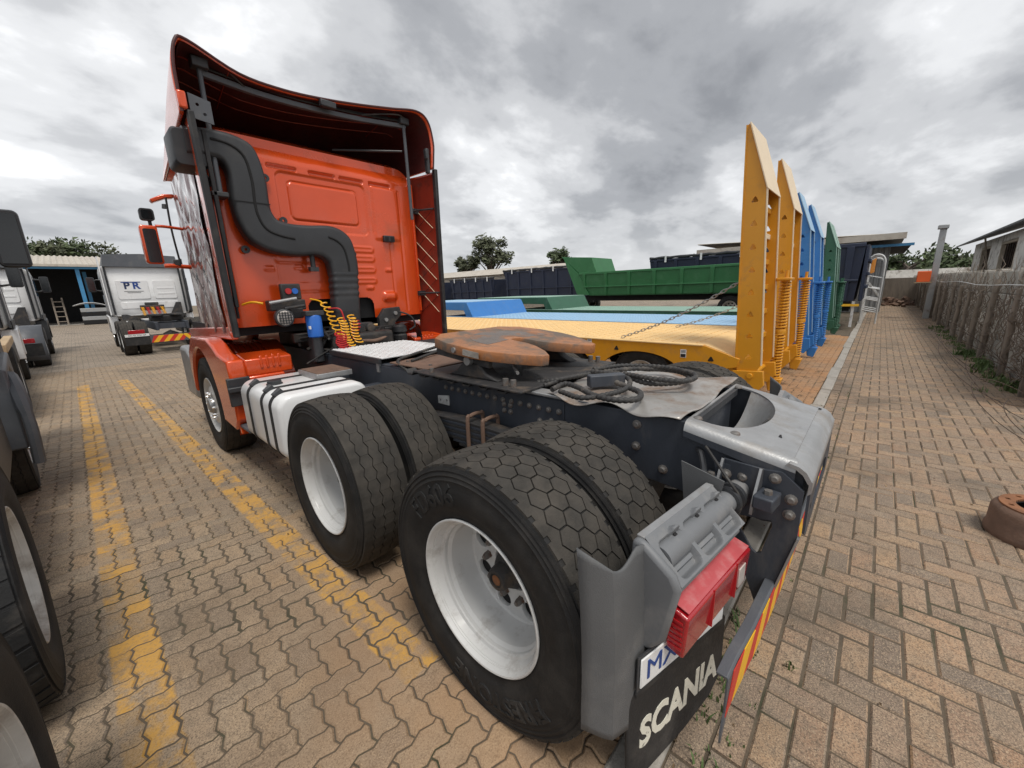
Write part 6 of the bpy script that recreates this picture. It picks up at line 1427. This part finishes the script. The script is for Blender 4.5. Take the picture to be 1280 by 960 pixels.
# ------------------------------------------------------------------ other tractors
def bg_tractor(cx, y, paint, label, group, cabz=3.0, h=1.0, back=3.3, logo=False, guard=True, plank=False, chev=True, two=False, mz=0.0, mx=0.0, styles=None, wing=None):
    t = thing('truck_tractor', (cx, y, 0), label, 'truck', group)
    def P(name, mb, m, par=None, **k):
        mb.v = [(a+cx, b+y, c) for a, b, c in mb.v]; return obj(name, mb, m, par if par is not None else t, **k)
    ys = (0, 1.37) if two else (0,); st_ = styles or [('wave', 'tyre', 'tyre_tread', 'white_rim')]*2
    for sx in (-1, 1):
        for yy in ys:
            q_ = st_[ys.index(yy)]
            wheel(t, cx+sx*1.08, y+yy, outward=sx, style=q_[0], tm=q_[1], trm=q_[2], rimm=q_[3]); wheel(t, cx+sx*.735, y+yy, outward=sx, kind='dual_inner', style=q_[0], tm=q_[1], trm=q_[2], rimm=q_[3])
        wheel(t, cx+sx*1.06, y+back+.75, outward=sx, kind='front', style='wave')
        P('chassis_rail', MB().box((min(sx*.34, sx*.42), -.75, .74), (max(sx*.34, sx*.42), back+2.0, 1.0)), 'frame_grey', bevel=.01)
        if guard:
            n = 12
            P('mudguard', MB().grid(n, 1, lambda u, v, sx=sx: (sx*(1.25-.68*v), -.60*math.cos(math.radians(-30+205*u)), .5+.62*math.sin(math.radians(-30+205*u)))), 'grey_plastic', fix=False).modifiers.new('t', 'SOLIDIFY').thickness = .015
        P('tail_lamp', MB().box((sx*.9-.19, -.84, .68), (sx*.9+.19, -.76, .80)), 'lens_red', bevel=.01)
        P('lamp_plate', MB().box((sx*.9-.30, -.82, .34), (sx*.9+.30, -.80, .66)), 'flap_black')
        P('front_wing', MB().prism([(back+.1, .5), (back+.1, 1.15), (back+1.4, 1.2), (back+1.4, .5)]+[(back+.75+.58*math.cos(a), .50+.6*math.sin(a)) for a in [math.radians(4+172*k/12) for k in range(13)]], 'x', sx*1.25, sx*1.0), wing or paint, bevel=.02)
        P('side_tank', MB().loft([[(sx*.86+a, yy, .72+b) for a, b in rrect(-.3, -.25, .3, .25, .08, 5)] for yy in (ys[-1]+.62, back-.05)]), 'white_paint' if sx < 0 else 'black_plastic', smooth=50)
    P('axle', MB().cyl((-.9, 0, .5), (.9, 0, .5), .08, 12).lathe([(.1, -.2), (.2, 0), (.1, .2)], (0, 0, .5), 'x', 16), 'grease_black')
    P('cross_member', MB().box((-.339, -.70, .78), (.339, -.60, .95)), 'frame_grey'); P('cross_member', MB().box((-.339, .9, .78), (.339, 1.05, .95)), 'frame_grey')
    fw = P('coupling_plate', plate([(-.3, .75), (.3, .75), (.45, .6), (.45, .2), (.28, -.15), (.2, -.15), (.06, .15), (.04, .33), (-.04, .33), (-.06, .15), (-.2, -.15), (-.28, -.15), (-.45, .2), (-.45, .6)], [], 'z', 1.20, .05, .005), 'cast_dark')
    P('coupling_base', MB().box((-.42, .1, 1.0), (.42, .55, 1.17)), 'grease_black', fw, bevel=.02)
    zb, zt_ = 1.15, cabz
    cb = P('cab', MB().loft([rr3(yy, hw, a, b) for yy, hw, a, b in ((back, 1.10, zb, zt_-.05), (back+.05, 1.16, zb, zt_), (back+.5, 1.19, zb, zt_+.02), (back+1.7, 1.18, zb, zt_-.05), (back+2.1, 1.10, zb, zt_-.5), (back+2.2, 1.08, .55, 1.9))]), paint, smooth=50)
    for a, b, c, d in ((-.85, 1.75, .05, 2.45), (.18, 1.75, .85, 2.45), (-.85, 1.4, .85, 1.65)):
        P('wall_panel', MB().prism(rrect(a, b, c, d, .06, 4), 'y', back-.022, back+.01), paint, cb, bevel=.012)
    for z in (1.95, 2.15): P('panel_bead', MB().box((.28, back-.032, z-.03), (.78, back-.02, z+.03)), paint, cb, bevel=.01)
    P('roof_fairing', MB().loft([[(-1.08, yy, zt_-.02), (1.08, yy, zt_-.02), (1.02, yy+.02, zt_+hh), (0, yy+.03, zt_+hh+.05), (-1.02, yy+.02, zt_+hh)] for yy, hh in ((back-.12, .40), (back+.6, .36), (back+1.6, .08))]), 'grey_plastic' , cb)
    for sx in (-1, 1):
        P('side_fairing', MB().prism([(back-.35, 1.2), (back-.30, zt_+.3), (back+.1, zt_+.3), (back+.1, 1.2)], 'x', sx*1.19, sx*1.16), 'black_plastic' if sx > 0 else paint, cb)
        P('stay', MB().cyl((sx*1.05, back-.05, 1.2), (sx*1.05, back-.05, zt_), .03, 8), 'black_plastic', cb)
    for q in (1, -1):
        X_ = q*(1.42+mx); Z_ = 2.35+mz
        mr = P('mirror', MB().loft([[(X_+a*s, yy, Z_+b*s) for a, b in rrect(-.11, -.28, .11, .28, .05, 5)] for yy, s in ((back+1.72, .95), (back+1.74, 1), (back+1.86, .8))]).cyl((q*1.15, back+1.8, Z_+.2), (X_-q*.04, back+1.8, Z_+.15), .025, 8).cyl((q*1.15, back+1.8, Z_-.25), (X_-q*.04, back+1.8, Z_-.2), .025, 8), 'black_plastic', smooth=50)
        P('mirror_glass', MB().box((X_-.085, back+1.712, Z_-.24), (X_+.085, back+1.719, Z_+.24)), 'dark_glass', mr)
    # clutter behind the cab
    for sx in (-1, 1): P('side_window', MB().prism([(back+.75, 1.95), (back+.75, 2.5), (back+1.6, 2.5), (back+1.85, 1.95)], 'x', sx*1.188, sx*1.195), 'dark_glass', cb); P('door_gap', MB().box((min(sx*1.188, sx*1.196), back+.66, 1.2), (max(sx*1.188, sx*1.196), back+.68, 2.6)), 'black_plastic', cb); P('side_skirt', MB().box((min(sx*1.19, sx*1.21), back-.02, 1.15), (max(sx*1.19, sx*1.21), back+1.95, 1.34)), 'black_plastic', cb, bevel=.01)
    P('valve_panel', MB().box((-.35, back-.28, 1.32), (.35, back-.12, 1.52)).box((-.2, back-.25, 1.52), (.2, back-.15, 1.62)), 'cast_dark', bevel=.02)
    P('intake_bracket', MB().prism([(-.9, 1.2), (-.75, 1.2), (-.42, 1.05), (-.42, .98), (-.9, 1.0)], 'y', back-.15, back-.05), 'cast_dark'); P('intake_bracket', MB().prism([(.9, 1.6), (.75, 1.6), (.5, 1.1), (.9, 1.0)], 'y', back-.15, back-.05), 'cast_dark')
    for k in range(5):
        P('air_coil', MB().tube(helix((-.3+.14*k, back-.34, 1.45), (-.27+.15*k, back-.36, 1.15), .045, 7, 8), .01, 5), 'coil_yellow' if k % 2 == 0 else 'coil_red')
    P('catwalk', MB().box((-.42, back-1.5, 1.002), (.42, back-.35, 1.03)), 'alu_check')
    if chev:
        bp = P('underrun_bar', MB().box((-.62, -.86, .38), (1.15, -.82, .60)), 'grey_plastic', bevel=.004)
        chevrons(bp, (cx-.61, y-.861), (cx+1.14, y-.861), .385, .595, 14, th=.006)
    pl = P('number_plate', MB().box((-1.18, -.835, .60), (-.62, -.825, .68)), 'plate_white')
    if logo:
        tx = text2d('DN 93 TMH GP', .06, .002); tx.v = [(-.9+a, -.837-c, .638+b) for a, b, c in tx.v]; P('plate_text', tx, 'print_black', pl, smooth=0)
        lg = text2d('P', .34, .004, .012); lg.v = [(-.56+a, back-.025-c, 2.24+b) for a, b, c in lg.v]; P('logo', lg, 'print_navy', cb, smooth=0)
        lg = text2d('R', .34, .004, .012); lg.v = [(-.30+a, back-.025-c, 2.24+b) for a, b, c in lg.v]; P('logo', lg, 'print_blue', cb, smooth=0)
        P('logo_bar', MB().box((-.70, back-.028, 2.36), (-.16, back-.024, 2.39)), 'print_blue', cb); P('logo_bar', MB().box((-.66, back-.028, 2.035), (-.12, back-.024, 2.05)), 'print_black', cb); P('logo_bar', MB().box((-.58, back-.028, 1.985), (-.2, back-.024, 2.0)), 'print_black', cb)
    if plank:
        P('side_board', MB().box((1.12, -1.3, 1.02), (1.22, 1.4, 1.13)), 'wood_light', bevel=.01)
        P('side_deck', MB().box((.45, -1.3, 1.0), (1.119, 1.4, 1.05)), 'black_plastic', bevel=.01)
    return t
def rr3(y, hw, z0, z1):
    return [(a, y, b) for a, b in rrect(-hw, z0, hw, z1, .14, 5)]
bg_tractor(.05, 16.6, 'white_paint', 'white truck tractor with PR lettering and chevron rear bar in front of the workshop', 'truck tractors parked in the yard', cabz=2.95, logo=True, two=True, guard=False)
L1 = bg_tractor(-3.52, .14, 'frame_grey', 'dark grey tractor with coarse lugged tyre, dusty worn tyre and amber wing reflector', 'truck tractors parked in the yard', cabz=2.7, chev=False, two=True, guard=False, back=3.65, mz=-.06, mx=.06, wing='grey_plastic',
                styles=[('wave', 'tyre', 'tyre_tread', 'rim_dirty'), ('lug', 'tyre_new', 'tyre_new', 'rim_dirty')])
def Lp(name, mb, m, **k):
    mb.v = [(a-3.52, b+.14, c) for a, b, c in mb.v]; return obj(name, mb, m, L1, **k)
Lp('side_reflector', MB().box((1.2505, 3.80, .74), (1.258, 3.93, .84)), 'amber')
Lp('wing_guard', MB().tube(spline([(1.27, 3.72, .38), (1.285, 3.70, .70), (1.27, 3.78, .98), (1.25, 3.95, 1.08)], 6), [.035]*9+[.045]*10, 8), 'grey_plastic')
L1.rotation_euler[2] = math.radians(3)
L3 = bg_tractor(-4.0, 8.85, 'white_paint', 'white tractor with a wooden side board along its chassis', 'truck tractors parked in the yard', cabz=2.7, chev=False, guard=False, back=3.65, plank=True)
L3.rotation_euler[2] = math.radians(2.5)
L4 = bg_tractor(-3.95, 16.1, 'white_paint', 'white tractor with black mudguards parked ahead of the wooden board tractor', 'truck tractors parked in the yard', cabz=2.8, chev=False, back=3.3, wing='black_plastic')

# ------------------------------------------------------------------ trees
def tree(x, y, h, r, m, label, seed, trunk_h=.4, flat=.8, n=2600, leaf=.20, group='trees on the skyline'):
    rnd = random.Random(seed); t = thing('tree', (x, y, 0), label, 'tree', group)
    tk = MB(); tk.tube([(x, y, -.05), (x+.1*r*.2, y, h*trunk_h*.6), (x+.05*r, y+.05*r, h*.6)], [.05*r+.10, .04*r+.07, .05], 8)
    clumps = []
    for k in range(24):
        a = rnd.uniform(0, 6.28); e = rnd.uniform(-.35, 1); rr = r*rnd.uniform(.35, .92)
        c = Vector((x+rr*math.cos(a)*math.sqrt(max(0, 1-e*e*.8)), y+rr*math.sin(a)*math.sqrt(max(0, 1-e*e*.8)), h-r*flat+e*r*flat*rnd.uniform(.6, .95))); clumps.append((c, r*rnd.uniform(.16, .36)))
        b = Vector((x, y, h*rnd.uniform(.3, .6))); tk.tube([b, b.lerp(c, .5)+Vector((0, 0, .06*r)), c], [.03*r+.03, .022*r+.02, .012], 5)
    obj('trunk', tk, 'bark', t, fix=False)
    lf = MB()
    for k in range(n):
        c, cr = clumps[rnd.randrange(len(clumps))]
        d = Vector((rnd.gauss(0, 1), rnd.gauss(0, 1), rnd.gauss(0, .75))).normalized()*cr*rnd.uniform(.25, 1.1); p = c+d
        s = leaf*rnd.uniform(.5, 1.25); u = Vector((rnd.gauss(0, 1), rnd.gauss(0, 1), rnd.gauss(0, 1))).normalized(); v = u.orthogonal().normalized()*s*.45; u *= s
        lf.add([p-u, p+v, p+u*.9, p-v], [(0, 1, 2, 3)])
    obj('crown', lf, m, t, fix=False, smooth=0)
def at(px, py, dist):
    d = AF+AR*(px-640)/FPX-AU*(py-480)/FPX; d = d/np.hypot(d[0], d[1]); p = np.array(CP)+dist*d; return p
k = 0
for px, py, dist, r, n, lab, m in ((613, 298, 62, 3.6, 3600, 'rounded gum tree standing clear beside the cab\'s fairing', 'leaf_b'), (584, 318, 64, 2.4, 1600, 'small tree half hidden by the cab\'s fairing', 'leaf_b'), (698, 312, 66, 2.3, 1600, 'dark bushy tree rising behind the green headboard', 'leaf_a'),
                           (1008, 0, 0, 0, 0, '', ''), (872, 318, 90, 1.6, 500, 'thin tree top behind the rolled black tarp', 'leaf_b'),
                           (40, 300, 75, 4.5, 2800, 'wide tree behind the workshop roof', 'leaf_b'), (78, 299, 76, 4.0, 2200, 'second tree crown showing over the workshop roof ridge', 'leaf_a'), (125, 305, 78, 3.2, 900, 'feathery palm-like tree top behind the white tractor', 'leaf_b'),
                           (1142, 312, 62, 4.2, 2600, 'dark broad tree behind the orange box pole', 'leaf_a'), (1122, 322, 66, 4.0, 2000, 'low dark tree beside the end shed', 'leaf_a'), (1190, 320, 58, 2.8, 2000, 'dark tree between the pole and the old house', 'leaf_a'), (1165, 330, 64, 3.0, 1500, 'low bushy tree behind the pale far wall', 'leaf_a'), (1212, 326, 60, 2.6, 1300, 'grey leafed tree at the corner of the old house', 'leaf_b')):
    if not r: continue
    p = at(px, py, dist); tree(p[0], p[1], max(3.5, p[2]), r, m, lab, 100+k, n=n, leaf=.34 if dist > 50 else .2); k += 1
